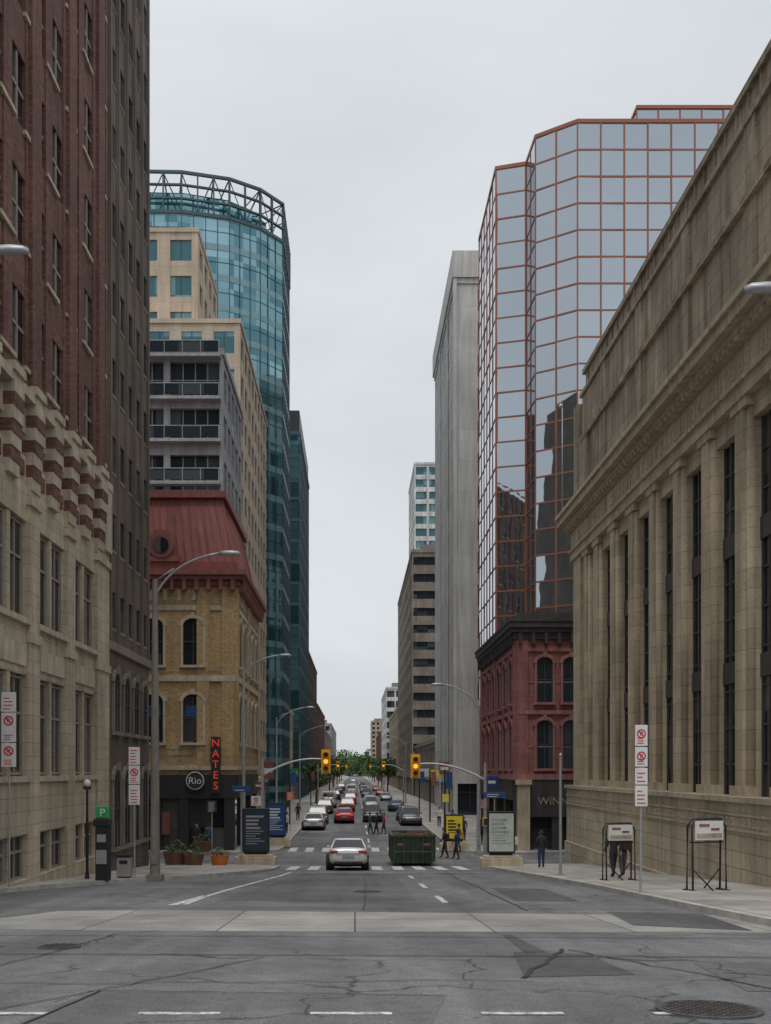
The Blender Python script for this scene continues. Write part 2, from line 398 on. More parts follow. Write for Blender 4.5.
# ---------------------------------------------------------------- facade tools
def parts(): return {k:M() for k in('walls','windows','frames','trim','roof')}
def facade(P,F,W,z0,z1,bay,fh,pier,span,depth=.3,mv=1,mh=0,fr=.06,endp=None,tilt=.006,spn=-.04,wk='walls',sk=None):
    nb=max(1,round(W/bay)); bay=W/nb
    for i in range(nb+1):
        u=i*bay; a=max(0,u-pier/2); c=min(W,u+pier/2)
        if i==0: c=max(c,endp or pier/2)
        if i==nb: a=min(a,W-(endp or pier/2))
        P[wk].box(a,c,-depth-.2,0,z0,z1,F)
    nf=max(1,round((z1-z0)/fh)); fh=(z1-z0)/nf
    for k in range(nf+1):
        z=z0+k*fh; a=max(z0,z-span/2); c=min(z1-.02,z+span/2)
        P[sk or wk].box(.02,W-.02,-depth-.19,spn,a,c,F)
    for k in range(nf):
        za=z0+k*fh+span/2; zb=z0+(k+1)*fh-span/2
        for i in range(nb):
            ua=i*bay+pier/2; ub=(i+1)*bay-pier/2
            t=[R(-tilt,tilt) for _ in range(3)]
            P['windows'].quad([tr(F,ua-.03,-depth+t[0],za-.03),tr(F,ub+.03,-depth+t[1],za-.03),tr(F,ub+.03,-depth+t[1]+t[2],zb+.03),tr(F,ua-.03,-depth+t[0]+t[2],zb+.03)])
            for j in range(1,mv+1):
                u=ua+(ub-ua)*j/(mv+1); P['frames'].box(u-fr/2,u+fr/2,-depth-.05,-depth+.06,za-.02,zb+.02,F)
            for j in range(1,mh+1):
                z=za+(zb-za)*j/(mh+1); P['frames'].box(ua-.02,ub+.02,-depth-.05,-depth+.05,z-fr/2,z+fr/2,F)
def finish(P,e,mats):
    for k,mm in P.items():
        mm.build(k,mt[mats.get(k,'roof')],e)
def block(name,side,xs,xb,y0,y1,zt,wall,win,st,fst=None,frame='winframe',z0=-6,cap=.6,base=True,trim=None,pent=True):
    e=root(name,(xs,y0,gz(y0)),world=True); P=parts()
    fst=fst or st; d=max(st.get('depth',.3),fst.get('depth',.3))
    lo,hi=min(xs,xb),max(xs,xb); W=hi-lo
    z0f=-.6 if base else z0
    Fr=(lo,y0,1,0,0,-1)
    Fs=(xs,y0+d+.21,0,1,-side,0)
    facade(P,Fr,W,z0f,zt,**fst); facade(P,Fs,y1-y0-d-.21,z0f,zt,**st)
    if base:
        for F,L in((Fr,W),(Fs,y1-y0-d-.21)):
            nb=max(1,round(L/4.2)); bb=L/nb
            for i in range(nb+1):
                a=max(0.01,i*bb-.3); c=min(L-.01,i*bb+.3); P['walls'].box(a,c,-.5,.03,z0,-1.2,F)
            P['trim'].box(0,L,-.5,.08,-1.5,-.58,F)
            for i in range(nb):
                t=R(-.01,.01); P['windows'].quad([tr(F,i*bb+.3,-.4,-6),tr(F,(i+1)*bb-.3,-.4+t,-6),tr(F,(i+1)*bb-.3,-.4,-1.5),tr(F,i*bb+.3,-.4,-1.5)])
                P['frames'].box(i*bb+bb*.4,i*bb+bb*.4+.08,-.42,-.33,-6,-1.5,F)
                P['frames'].box(i*bb+.3,(i+1)*bb-.3,-.42,-.34,-2.5,-2.4,F)
    ins=d+.12
    P['roof'].box(lo+ins,hi-ins if side==-1 else hi,y0+ins,y1,z0,zt-.1)
    P['trim'].box(lo-.12,hi+.12,y0-.12,y1+.1,zt-.01,zt+cap)
    if pent: P['roof'].box(lo+2,hi-2,y0+3,min(y1-1,y0+8),zt+cap-.1,zt+cap+1.6)
    finish(P,e,{'walls':wall,'windows':win,'frames':frame,'trim':trim or wall}); return e,P
# ================================================================= LEFT 1 : brick and limestone block
def limestone_brick_building():
    e=root('brick_and_limestone_building',(-10,19.1,gz(19)),world=True); P=parts(); Br=parts()
    Y0=19.1; L=21.4; F=(-10,Y0,0,1,1,0)
    for a,b_,n in((-6,-3.3,.06),(-1.95,-.2,0),(2.9,4.6,-.05),(7.6,8.7,-.05)): P['walls'].box(0,L,-.9,n,a,b_,F)
    bd=[i*4 for i in range(6)]
    for i,u in enumerate(bd):
        a=max(0,u-.5); c=u+.5 if i<5 else L
        P['walls'].box(a,c,-.9,.05,-3.35,8.72,F)
        P['trim'].box(a-.08,c+.02,-.2,.12,3.9,4.2,F); P['trim'].box(a-.08,c+.02,-.2,.14,8.1,8.35,F)
    for i in range(5):
        u=i*4+.5; w_=3.0; gd=-.24
        for (za,zb) in((-3.3,-1.95),(-.2,2.9),(4.6,7.6)):
            P['walls'].box(u+w_/2-.13,u+w_/2+.13,-.7,-.08,za,zb,F)
            for s0,s1 in((u,u+w_/2-.13),(u+w_/2+.13,u+w_)):
                t=R(-.01,.01)
                P['windows'].quad([tr(F,s0,gd,za),tr(F,s1,gd+t,za),tr(F,s1,gd,zb),tr(F,s0,gd-t,zb)])
                for q in(s0+.05,s1-.05,): P['frames'].box(q-.05,q+.05,gd-.05,gd+.07,za,zb,F)
                for q in(.03,.62,.97): P['frames'].box(s0,s1,gd-.05,gd+.06,za+(zb-za)*q-.04,za+(zb-za)*q+.04,F)
                P['frames'].box((s0+s1)/2-.03,(s0+s1)/2+.03,gd-.05,gd+.05,za,zb,F)
        P['trim'].box(u-.03,u+w_+.03,-.5,.1,4.42,4.6,F); P['trim'].box(u-.03,u+w_+.03,-.5,.12,-.36,-.19,F)
        P['trim'].box(u+.2,u+w_-.2,-.05,.02,3.15,3.8,F)
        P['walls'].box(u-.1,u+w_+.1,-.9,-.1,8.72,9.6,F)
        for j in range(3):
            uu=u+.1+j*1.0; Br['walls'].box(uu,uu+.7,-.9,-.04,8.95+.125*(j%2),9.4,F)
    Br['walls'].box(0,L-.02,-.9,-.22,9.55,11.2,F)
    us=[i*2.0 for i in range(11)]
    for u in us:
        a=max(0,u-.42); c=u+.42
        for j in range(7):
            za=8.6+j*.38; pr=.1+.03*min(j,5)
            (P['trim'] if j%2==0 else Br['walls']).box(a+(.003 if j%2 else 0),c-(.003 if j%2 else 0),-.5,pr,za,za+.38,F)
        P['trim'].box(a-.06,c+.06,-.5,.28,11.5,11.75,F)
    for i in range(20):
        u=i+.5
        P['trim'].box(u-.22,u+.22,-.5,-.1,9.8+(.5 if i%2 else 0),11.1,F)
    P['trim'].box(0,L,-.6,.2,11.2,11.5,F)
    P['trim'].box(L-.9,L,-.5,.17,8.72,11.2,F)
    ZS=11.5
    facade(Br,F,L-.003,ZS,40,2.0,3.7,.72,1.45,.13,1,1,fr=.09,wk='walls')
    for i in range(6):
        u=min(max(i*4,.5),L-.6); Br['walls'].box(u-.45,u+.45,-.2,.12,ZS,40,F)
    nf=round((40-ZS)/3.7); fh=(40-ZS)/nf
    for k in range(nf+1):
        z=ZS+k*fh+.6
        for i in range(10): P['trim'].box(i*2.14+.42,(i+1)*2.14-.42,-.2,.07,z,z+.13,F)
    P['roof'].box(-34,-10.7,Y0+.1,Y0+L,-6,40)
    Br['windows'].build('upper_windows',mt['win'],e); Br['frames'].build('upper_frames',mt['winframel'],e)
    Br['walls'].build('brick_walls',mt['rbrick'],e)
    finish(P,e,{'walls':'cream','windows':'win','frames':'winframel','trim':'creamtrim','roof':'rbrick'})
limestone_brick_building()
# ================================================================= LEFT 2 : dark tower
def arched(P,F,uc,z0,w_,h,arch=True,tk='trim',sur=.13,pr=.14):
    r=w_/2; zt=z0+h-(r*.75 if arch else 0); seg=8; rr=.75
    pts=[(uc-r,z0),(uc+r,z0),(uc+r,zt)]
    if arch: pts+=[(uc+r*math.cos(math.pi*i/seg),zt+r*rr*math.sin(math.pi*i/seg)) for i in range(1,seg)]
    pts+=[(uc-r,zt)]
    P['windows'].quad([tr(F,u,.02,z) for u,z in pts])
    P[tk].box(uc-r-sur,uc-r,-.05,pr,z0,zt,F); P[tk].box(uc+r,uc+r+sur,-.05,pr,z0,zt,F)
    P[tk].box(uc-r-sur-.06,uc+r+sur+.06,-.05,pr+.1,z0-.16,z0-.003,F)
    if arch:
        for i in range(seg):
            a0,a1=math.pi*i/seg,math.pi*(i+1)/seg; q=[]
            for n in(-.05,pr+.02):
                for a in(a0,a1):
                    for k in(0,sur+.08): q.append(tr(F,uc+(r+k)*math.cos(a),n,zt+.002+(r*rr+k)*math.sin(a)))
            P[tk].add(q,[(0,1,3,2),(4,6,7,5),(0,4,5,1),(2,3,7,6),(0,2,6,4),(1,5,7,3)])
        P[tk].box(uc-.11,uc+.11,.05,pr+.1,zt+r*rr-.02,zt+r*rr+.32,F)
    else: P[tk].box(uc-r-sur-.06,uc+r+sur+.06,-.05,pr+.06,zt+.003,zt+.2,F)
    zm=z0+h*.5
    P['frames'].box(uc-r,uc+r,0,.06,zm-.035,zm+.035,F); P['frames'].box(uc-.025,uc+.025,0,.055,z0,zt+r*.4*(1 if arch else 0),F)
    for s in(-1,1): P['frames'].box(uc+s*(r-.03)-.03,uc+s*(r-.03)+.03,0,.055,z0,zt,F)
def dark_tower():
    e=root('dark_brown_office_tower',(-10,40.5,gz(40)),world=True); P=parts()
    F=(-9.95,40.503,0,1,1,0); L=7.8
    facade(P,F,L,5,50,1.56,3.3,.62,1.7,.1,0,0)
    for i in range(6):
        u=min(max(i*1.56,.2),L-.2); P['walls'].box(u-.13,u+.13,-.1,.05,5,50,F)
    for k in range(14):
        for i in range(5): P['trim'].box(i*1.56+.28,(i+1)*1.56-.28,-.08,-.01,5+k*3.214+.74,5+k*3.214+.86,F)
    P['walls'].box(0,L,-.6,-.01,-6,5.01,F)
    for i in range(4):
        arched(P,F,1.1+i*1.85,1.6,.95,2.4,pr=.08); arched(P,F,1.1+i*1.85,-3.2,1.1,3.2,pr=.08)
    P['trim'].box(0,L,-.2,.12,4.9,5.25,F)
    P['roof'].box(-34,-10.35,40.55,48.3,-6,50)
    finish(P,e,{'walls':'dkbrown','windows':'grwin','frames':'winframe','trim':'brown','roof':'dkbrown'})
dark_tower()
# ================================================================= corner yellow-brick building
def yellow_brick():
    e=root('yellow_brick_heritage_building',(-7.4,62,gz(62)),world=True); P=parts(); T=parts()
    X0=-22; Fr=(X0,62,1,0,0,-1); W=14.6; Fs=(-7.4,62.01,0,1,1,0); L=14
    P['walls'].box(X0,-7.4,62,76,-.3,11.5)
    P['roof'].box(X0+.5,-7.9,62.5,75.9,-6,-.3)
    xs=[-17.4,-14.95,-12.5,-10.03]
    for x in xs:
        u=x-X0
        arched(P,Fr,u,6.5,1.25,2.9); arched(P,Fr,u,1.7,1.25,3.0)
        T['trim'].box(u-.45,u+.45,.04,.06,3.3,4.0,Fr)
    for i in range(5):
        arched(P,Fs,1.7+i*2.6,6.5,1.2,2.9); arched(P,Fs,1.7+i*2.6,1.7,1.2,3.0)
    for F,LL in((Fr,W),(Fs,L-.02)):
        P['trim'].box(0,LL,-.1,.16,.0,.28,F); P['trim'].box(0,LL,-.1,.14,5.5,5.85,F); P['trim'].box(0,LL,-.1,.1,9.9,10.2,F)
        n=int(LL/.9)
        for i in range(n): P['trim'].box(i*.9+.2,i*.9+.45,-.1,.1,10.5,11.2,F)
        for zz in(.9,1.3,6.1,10.35): P['roof'].box(0,LL,-.1,.03,zz,zz+.09,F)
    for u in (.0,12.2,13.75):
        P['walls'].box(u,u+.8,-.1,.13,.3,11.4,Fr)
    for u in(.003,6.2,13.1): P['walls'].box(u,u+.75,-.1,.13,.3,11.4,Fs)
    C=M()
    for a,b_,n in((11.4,11.75,.25),(11.75,12.0,.5),(12.0,12.3,.7)):
        C.box(X0-n,-7.4+n,62-n,76+n*.2,a,b_)
    for i in range(20): C.box(i*.75+.1,i*.75+.35,0,.5,11.1,11.76,Fr)
    for i in range(18): C.box(i*.75+.2,i*.75+.45,0,.5,11.1,11.76,Fs)
    C.build('cornice',mt['redtrim'],e)
    Rf=M(); b0=[(X0,62),(-7.4,62),(-7.4,76),(X0,76)]; b1=[(X0+.9,63),(-8.4,63),(-8.4,75),(X0+.9,75)]
    Rf.prism(b0,12.3,17.1,None,b1)
    Rf.box(X0+.6,-8.1,62.7,75.3,17.1,17.5)
    Rf.box(X0,-7.4+.1,61.9,76,12.3,12.9)
    for i in range(30):
        t=i/29
        xa=X0+(14.6)*t; xb=X0+.9+(12.7)*t
        Rf.tube([(xa,61.98,12.4),(xb,62.98,17.1)],.05,4)
        ya=62+14*t; yb=63+12*t
        Rf.tube([(-7.38,ya,12.4),(-8.38,yb,17.1)],.05,4)
    Rf.build('mansard_roof',mt['redroof'],e)
    D=M(); 
    for x in(-12.0,-17):
        D.tube([(x,61.75,13.9),(x,63,13.9)],.78,24)
        D.box(x-1.15,x+1.15,61.8,62.9,12.9,13.25)
        D.prism([(x-1.0,61.95),(x+1.0,61.95),(x+1.0,62.9),(x-1.0,62.9)],13.25,14.9,None,[(x-.45,61.95),(x+.45,61.95),(x+.45,62.9),(x-.45,62.9)])
    D.build('round_dormers',mt['redtrim'],e)
    D=M()
    for x in(-12.0,-17): D.tube([(x,61.70,13.9),(x,62,13.9)],.5,24)
    D.build('dormer_glass',mt['win'],e)
    S=M(); S.box(X0,-7.4-.003,61.9,62.5,-1.75,-.3); S.box(-8,-7.35,62.5,76,-1.75,-.3)
    for x in(-21.8,-16.2,-12.6,-10.9,-8.1): S.box(x,x+.6,61.95,62.6,-6,-1.7)
    for y in(66,70.5,75): S.box(-8,-7.4,y,y+.6,-6,-1.7)
    S.build('shopfront',mt['signblk'],e)
    G=M(); G.quad([(X0,62.3,-6),(-7.6,62.3,-6),(-7.6,62.3,-1.7),(X0,62.3,-1.7)]); G.quad([(-7.6,62.3,-6),(-7.6,76,-6),(-7.6,76,-1.7),(-7.6,62.3,-1.7)])
    G.build('shop_glass',mt['win'],e)
    A=M(); A.add([(-16,61.85,-1.7),(-13,61.85,-1.7),(-13,60.7,-2.5),(-16,60.7,-2.5),(-13,60.7,-2.75),(-16,60.7,-2.75)],[(0,1,2,3),(3,2,4,5)]); A.build('awning',mt['signblk'],e)
    A=M(); A.box(-12.1,-11.5,62.1,62.25,-4.0,-2.6); A.build('shop_poster',mt['redtrim'],e)
    A=M(); A.tube([(-9.85,61.6,-.65),(-9.85,61.8,-.65)],.66,24); A.build('round_sign_back',mt['signblk'],e)
    A=M(); A.tube([(-9.85,61.56,-.65),(-9.85,61.6,-.65)],.56,24); A.build('round_sign',mt['signwhite'],e)
    A=M(); A.tube([(-9.85,61.54,-.65),(-9.85,61.57,-.65)],.5,24); A.build('round_sign_disc',mt['signblk'],e)
    text('Rio',.6,(-9.85,61.53,-.85),mt['signwhite'],e)
    A=M(); A.box(-8.85,-8.3,61.55,61.75,-1.4,2.05); A.build('blade_sign_board',mt['signblk'],e)
    for i,c in enumerate('NATES'): text(c,.66,(-8.575,61.53,1.45-i*.66),mt['neon'],e,name='letter')
    T['trim'].build('window_screens',mt['signblue'],e)
    finish(P,e,{'walls':'ybrick','windows':'win','frames':'winframe','trim':'creamtrim','roof':'beige'})
yellow_brick()
# ================================================================= left background
e,P=block('grey_apartment_block',-1,-10.6,-24,80,93.5,33.2,'grey','grwin',dict(bay=2.6,fh=3.6,pier=.4,span=1.2,depth=.18,mv=2,mh=1),dict(bay=4.46,fh=3.6,pier=.5,span=1.0,depth=.45,mv=3,mh=1,fr=.08),cap=.5,frame='grey',pent=False)
q=M(); q2=M()
for k in range(5,11):
    z=-.6+k*3.38
    q.box(-23.9,-10.7,79.3,80.1,z-.35,z-.1); q2.box(-23.8,-10.8,79.33,79.37,z+.0,z+.85); q.box(-23.85,-10.75,79.3,79.4,z+.86,z+.93)
    for i in range(10): q.box(-23.8+i*1.44,-23.75+i*1.44,79.3,79.4,z-.1,z+.87)
q.build('balcony_slabs',mt['grey'],e); q2.build('balcony_glass',mt['grwin'],e)
q=M(); q.box(-20.5,-14,83,92,33.6,35.3); q.build('roof_plant',mt['grey'],e)
e,P=block('tan_office_building',-1,-10.8,-26,94,124,42.0,'tan','tealw',dict(bay=3.3,fh=3.5,pier=1.1,span=1.5,depth=.12,mv=1,mh=0),None,cap=.4,pent=False)
P2=parts(); 
facade(P2,(-26,100,1,0,0,-1),10.3,43,53.8,3.4,3.5,1.3,1.5,.2,1,0); facade(P2,(-15.7,100.5,0,1,1,0),13,43,53.8,3.4,3.5,1.3,1.5,.2,1,0)
P2['roof'].box(-25.8,-16.1,100.4,113.5,42,53.7); P2['trim'].box(-26.1,-15.6,99.9,113.6,53.79,54.2)
for k,mm in P2.items(): mm.build('upper_'+k,mt[{'walls':'tan','windows':'tealw','frames':'winframe','trim':'tan','roof':'roof'}[k]],e)
def teal_tower():
    e=root('teal_glass_tower',(-9.2,125,gz(128)),world=True); P=parts(); T=M()
    pts=[(-27,118),(-20.5,118.2),(-15,119.6),(-11.5,121.8),(-8.95,125),(-8.95,137)]
    for i,(a,b_) in enumerate(zip(pts,pts[1:])):
        d=Vector((b_[0]-a[0],b_[1]-a[1])); L=d.length; d/=L
        F=(a[0],a[1],d.x,d.y,d.y,-d.x)
        facade(P,F,L,-6,66,1.5,3.6,.1,.75,.08,0,1,tilt=.02,sk='trim')
        n=max(2,round(L/1.9))
        for z,h in((66,.2),(67.6,.1),(69.2,.1),(70.7,.16)): T.box(0,L,-.2,.1,z-h,z+h,F)
        for k in range(n+1): T.box(k*L/n-.08,k*L/n+.08,-.22,.12,66,70.8,F)
        for k in range(n):
            u0,u1=k*L/n,(k+1)*L/n
            T.tube([tr(F,u0,-.05,66 if k%2 else 70.6),tr(F,u1,-.05,70.6 if k%2 else 66)],.07,4)
        for k in range(0,n+1,2): T.tube([tr(F,k*L/n,0,70.7),tr(F,k*L/n,-6,68)],.09,4)
    inn=[(-27,120),(-20.5,120.3),(-15.5,121.8),(-12.8,124),(-11.3,127),(-11.3,136),(-27,136)]
    P['roof'].prism([(x-.3,y+.35) for x,y in pts]+[(-27,137)],-6,65.9)
    Q=M(); Q.prism(inn,65.9,69.4); Q.build('penthouse',mt['teal'],e)
    T.build('roof_truss',mt['tealf'],e)
    finish(P,e,{'walls':'tealf','windows':'teal','frames':'tealf','roof':'tealf','trim':'spandrel'})
teal_tower()
glz=dict(bay=1.6,fh=3.5,pier=.12,span=.5,depth=.08,mv=0,mh=1)
block('low_stone_shop_building',-1,-10.4,-26,142,168,9,'beige','win',dict(bay=2.6,fh=3.4,pier=1.2,span=1.3,depth=.2))
e,P=block('dark_glass_office_tower',-1,-9.35,-26,170,203,57,'tealf','tealdk',glz,pent=False)
q=M(); q.box(-25.5,-9.45,170.2,202,57.5,61.2); q.build('mechanical_penthouse',mt['dark'],e)
block('brown_mid_rise_building',-1,-10,-26,205,262,25,'dkbrown','grwin',dict(bay=3,fh=3.3,pier=1,span=1.5,depth=.2))
block('brick_shop_building',-1,-10,-26,264,330,17,'rbrick','win',dict(bay=2.6,fh=3.4,pier=1.2,span=1.6,depth=.2))
block('beige_shop_building',-1,-10,-26,332,430,13,'beige','win',dict(bay=2.8,fh=3.4,pier=1.2,span=1.6,depth=.2))
block('grey_mid_rise_building',-1,-10.5,-26,440,560,20,'grey','win',dict(bay=3,fh=3.4,pier=1.2,span=1.6,depth=.2))
# ================================================================= RIGHT : bank
def bank():
    e=root('stone_bank_building',(12,24,gz(24)),world=True); P=parts()
    F=(12,24,0,1,-1,0); L=31.3
    P['roof'].box(13.3,44,24.5,55.0,-6,14)
    Q=M(); Q.box(0,L,-1.3,.3,-6,-1.0,F); Q.box(-.1,L+.1,-1.3,.42,-1.0,-.82,F); Q.box(-.05,L+.05,-1.3,.4,-6,-3.9,F)
    Q.build('plinth',mt['plinth'],e)
    Kb=M()
    i=0
    while i*.42<L-.4:
        u=i*.42+.1
        Kb.box(u,u+.26,.25,.335,-1.72,-1.66,F); Kb.box(u,u+.06,.25,.337,-1.66,-1.46,F); Kb.box(u+.12,u+.26,.25,.333,-1.52,-1.46,F); i+=1
    Kb.box(0,L,.25,.35,-1.4,-1.33,F); Kb.box(0,L,.25,.35,-1.87,-1.8,F); Kb.build('key_pattern_band',mt['banktrim'],e)
    cs=[48.3-3.1*k-24 for k in range(8)]
    hw=.92; gd=-.5
    for c in cs:
        t=R(-.01,.01)
        P['windows'].quad([tr(F,c-hw,gd,-.85),tr(F,c+hw,gd+t,-.85),tr(F,c+hw,gd,11.45),tr(F,c-hw,gd,11.45)])
        for s in(-.84,-.28,.28,.84): P['frames'].box(c+s-.035,c+s+.035,gd-.05,gd+.07,-.85,11.4,F)
        for k in range(10):
            z=.2+k*1.2; P['frames'].box(c-hw,c+hw,gd-.05,gd+.05,z-.04,z+.04,F)
        for z in(3.2,7.4): P['frames'].box(c-hw,c+hw,gd-.05,gd+.1,z-.35,z+.35,F)
        P['walls'].box(c-hw-.02,c+hw+.02,-1.25,-.2,10.8,11.5,F)
    Cy=M()
    def pier(c,wd=1.28):
        P['walls'].box(c-wd/2,c+wd/2,-1.25,-.28,-.82,11.5,F)
        P['walls'].box(c-.31,c+.31,-1.2,.0,-.82,11.5,F)
        for s in(-.47,.47):
            x=tr(F,c+s,-.22,0); Cy.tube([(x[0],x[1],-.5),(x[0],x[1],11.2)],.16,12)
        P['trim'].box(c-.66,c+.66,-.5,.06,-.82,-.5,F); P['trim'].box(c-.65,c+.65,-.5,.045,11.2,11.5,F)
    for k in range(9):
        c=48.3+1.55-3.1*k-24
        if c>1: pier(c)
    P['walls'].box(L-4.8,L,-1.25,-.25,-.82,11.5,F); P['walls'].box(L-1.9,L-.2,-.6,-.03,-.82,11.5,F); pier(L-3.1)
    Cy.build('engaged_columns',mt['bankstone'],e,smooth=True)
    P['walls'].box(-.05,L+.02,-1.25,.1,11.5,12.0,F); P['walls'].box(-.1,L+.05,-1.25,.06,12.0,13.1,F)
    P['trim'].box(-.1,L+.1,-1.2,.2,11.95,12.07,F)
    for a,b_,n in((13.1,13.3,.22),(13.3,13.52,.4),(13.52,13.9,.68),(13.9,14.1,.8)): P['trim'].box(-n,L+n,-1.2,n,a,b_,F)
    i=0
    while i*.5<L: P['trim'].box(i*.5,i*.5+.26,0,.37,13.14,13.36,F); i+=1
    Fz=M()
    for i in range(46):
        if i%7 in(0,): continue
        u=1.2+i*.62
        if i%3==0: Fz.box(u,u+.08,.03,.09,12.3,12.8,F); Fz.box(u+.28,u+.36,.03,.09,12.3,12.8,F); Fz.box(u+.08,u+.28,.03,.088,12.52,12.6,F)
        elif i%3==1: Fz.box(u,u+.08,.03,.09,12.3,12.8,F); Fz.box(u+.08,u+.34,.03,.088,12.72,12.8,F); Fz.box(u+.08,u+.3,.03,.088,12.3,12.38,F)
        else: Fz.box(u,u+.36,.03,.088,12.72,12.8,F); Fz.box(u+.14,u+.22,.03,.09,12.3,12.72,F)
    Fz.build('frieze_letters',mt['banktrim'],e)
    A=M(); A.box(0.6,L-.5,-1.5,-.45,14.05,20.6,F); A.box(.8,L-.7,-1.5,-.6,20.55,21.7,F)
    for u in [x*6.2+1.2 for x in range(6)]: A.box(u-.45,u+.45,-1,-.38,14.05,20.4,F)
    A.box(L-2.2,L-.4,-1.5,-.3,14.05,18.2,F)
    A.build('attic_walls',mt['attic'],e)
    A=M(); A.box(0.4,L-.3,-1.5,-.2,14.07,14.5,F); A.box(0.5,L-.4,-1.5,-.27,17.9,18.15,F); A.box(.45,L-.38,-1.5,-.32,20.4,20.62,F); A.box(.6,L-.5,-1.6,-.45,21.65,21.9,F)
    A.box(.5,L-.4,-1.5,-.32,14.5,14.8,F)
    i=0
    while i*1.0<L-2: A.box(i+.9,i+1.0,-1,-.54,20.6,21.66,F); i+=1
    A.build('attic_trim',mt['attic'],e)
    A=M(); A.box(13.4,44,25,54.6,14,21.5); A.build('attic_core',mt['attic'],e)
    A=M(); A.tube([(11.4,55.0,14.1),(11.4,55.0,20.2)],.025,6); A.tube([(11.4,55.0,20.1),(11.3,54.8,20.3),(11.25,54.7,20.0)],.02,6); A.ball((11.25,54.7,19.9),.13,.13,.13); A.build('camera_mast',mt['wsteel'],e,smooth=True)
    finish(P,e,{'walls':'bankstone','windows':'win','frames':'winframe','trim':'banktrim','roof':'bankstone'})
bank()
# ================================================================= red sandstone building
def red_stone():
    e=root('red_sandstone_heritage_building',(10,62,gz(62)),world=True); P=parts()
    Fr=(10,62,1,0,0,-1); W=22; Fs=(10,62.01,0,1,-1,0); L=17
    P['walls'].box(10,32,62,79,-.6,8.2); P['roof'].box(10.5,31.5,62.5,78.9,-6,-.6)
    for i in range(9):
        u=1.75+i*1.62; arched(P,Fr,u,4.2,1.0,2.8); arched(P,Fr,u,.1,1.0,3.0,True)
    for i in range(6):
        u=1.6+i*2.7; arched(P,Fs,u,4.2,1.1,2.8); arched(P,Fs,u,.1,1.1,3.0,True)
    for F,LL in((Fr,W),(Fs,L-.02)):
        P['trim'].box(0,LL,-.1,.2,-.6,-.25,F); P['trim'].box(0,LL,-.1,.16,3.45,3.7,F); P['trim'].box(0,LL,-.1,.12,7.35,7.55,F)
        P['trim'].box(0,LL,-.1,.03,5.4,5.5,F); P['trim'].box(0,LL,-.1,.03,1.4,1.5,F)
    P['walls'].box(0,.7,-.1,.14,-.25,8.1,Fr)
    for u in(.003,8.4,16.2): P['walls'].box(u,u+.7,-.1,.14,-.25,8.1,Fs)
    C=M()
    for a,b_,n in((8.1,8.5,.2),(8.5,8.8,.35),(8.8,9.15,.48),(9.15,9.3,.54)): C.box(10-n,32+n,62-n,79+n*.3,a,b_)
    for i in range(28): C.box(i*.8+.1,i*.8+.32,0,.33,7.8,8.52,Fr)
    for i in range(21): C.box(i*.8+.2,i*.8+.42,0,.33,7.8,8.52,Fs)
    C.box(10.2,31,62.2,78.5,9.3,9.8)
    C.build('cornice',mt['darkcorn'],e)
    S=M(); S.box(9.9,32,61.85,62.5,-2.9,-.6); S.box(9.85,10.5,62.5,79,-1.9,-.6)
    for x in(9.98,12.2,17.2,22,27): S.box(x,x+.5,61.95,62.6,-6,-2.85)
    for y in(66.2,70.4,74.6,78.4): S.box(9.95,10.5,y,y+.6,-6,-1.8)
    S.build('shopfront',mt['darkcorn'],e)
    G=M(); G.quad([(10.3,62.35,-6),(31.6,62.35,-6),(31.6,62.35,-2.8),(10.3,62.35,-2.8)]); G.quad([(10.3,62.35,-6),(10.3,79,-6),(10.3,79,-1.8),(10.3,62.35,-1.8)]); G.build('shop_glass',mt['win'],e)
    text('WINNERS',.68,(11.3,61.82,-2.15),mt['beige'],e,align='LEFT')
    A=M(); A.box(10.0,10.75,61.4,62.0,-6,-.9); A.box(9.9,10.85,61.3,62.0,-.9,-.6); A.build('corner_pier',mt['banktrim'],e)
    finish(P,e,{'walls':'redstone','windows':'grwin','frames':'tealf','trim':'pinktrim','roof':'darkcorn'})
red_stone()
def mirror_tower():
    e=root('mirror_glass_tower',(12.1,86,gz(86)),world=True); P=parts()
    pts=[(12.1,98),(12.1,86.3),(14.6,85.6),(14.75,82),(17.8,80),(46,80)]
    for i,(a,b_) in enumerate(zip(pts,pts[1:])):
        d=Vector((b_[0]-a[0],b_[1]-a[1])); L=d.length; d/=L
        F=(a[0],a[1],d.x,d.y,d.y,-d.x)
        facade(P,F,L,-6,51.8,1.9,2.15,.13,.13,.05,0,0,tilt=.012,spn=-.01)
        P['trim'].box(0,L,-.3,.02,51.8,52.1,F)
    P['roof'].prism([(12.5,98),(12.5,86.6),(15,86),(15.2,82.5),(18,80.4),(46,80.4),(46,98)],-6,51.9)
    facade(P,(24.8,88,1,0,0,-1),21,52,58.2,1.9,2.15,.13,.13,.05,0,0,tilt=.012,spn=-.01)
    facade(P,(24.8,88.3,0,1,-1,0),9.5,52,58.2,1.9,2.15,.13,.13,.05,0,0,tilt=.012,spn=-.01)
    P['roof'].box(25.1,45.5,88.3,97.5,51.5,58.1); P['trim'].box(24.75,46,87.95,98,58.2,58.5)
    finish(P,e,{'walls':'copper','windows':'mirror','frames':'copper','trim':'copper','roof':'copper'})
mirror_tower()
e,P=block('concrete_office_tower',1,11,40,110,137.5,53.5,'concrete','grwin',dict(bay=2.1,fh=3.5,pier=1.1,span=.9,depth=.15,mv=0,mh=0),dict(bay=6,fh=3.5,pier=5.0,span=1.2,depth=.3),pent=False)
q=M(); q.box(10.7,40.5,109.7,138,54.1,57); q.build('top_band',mt['concrete'],e)
q=M(); q.box(10.8,11.2,109.8,110.6,-5,54.1); q.box(10.85,10.99,118,118.7,-5,54); q.box(10.85,10.99,128,128.7,-5,54); q.build('corner_fin',mt['concrete'],e)
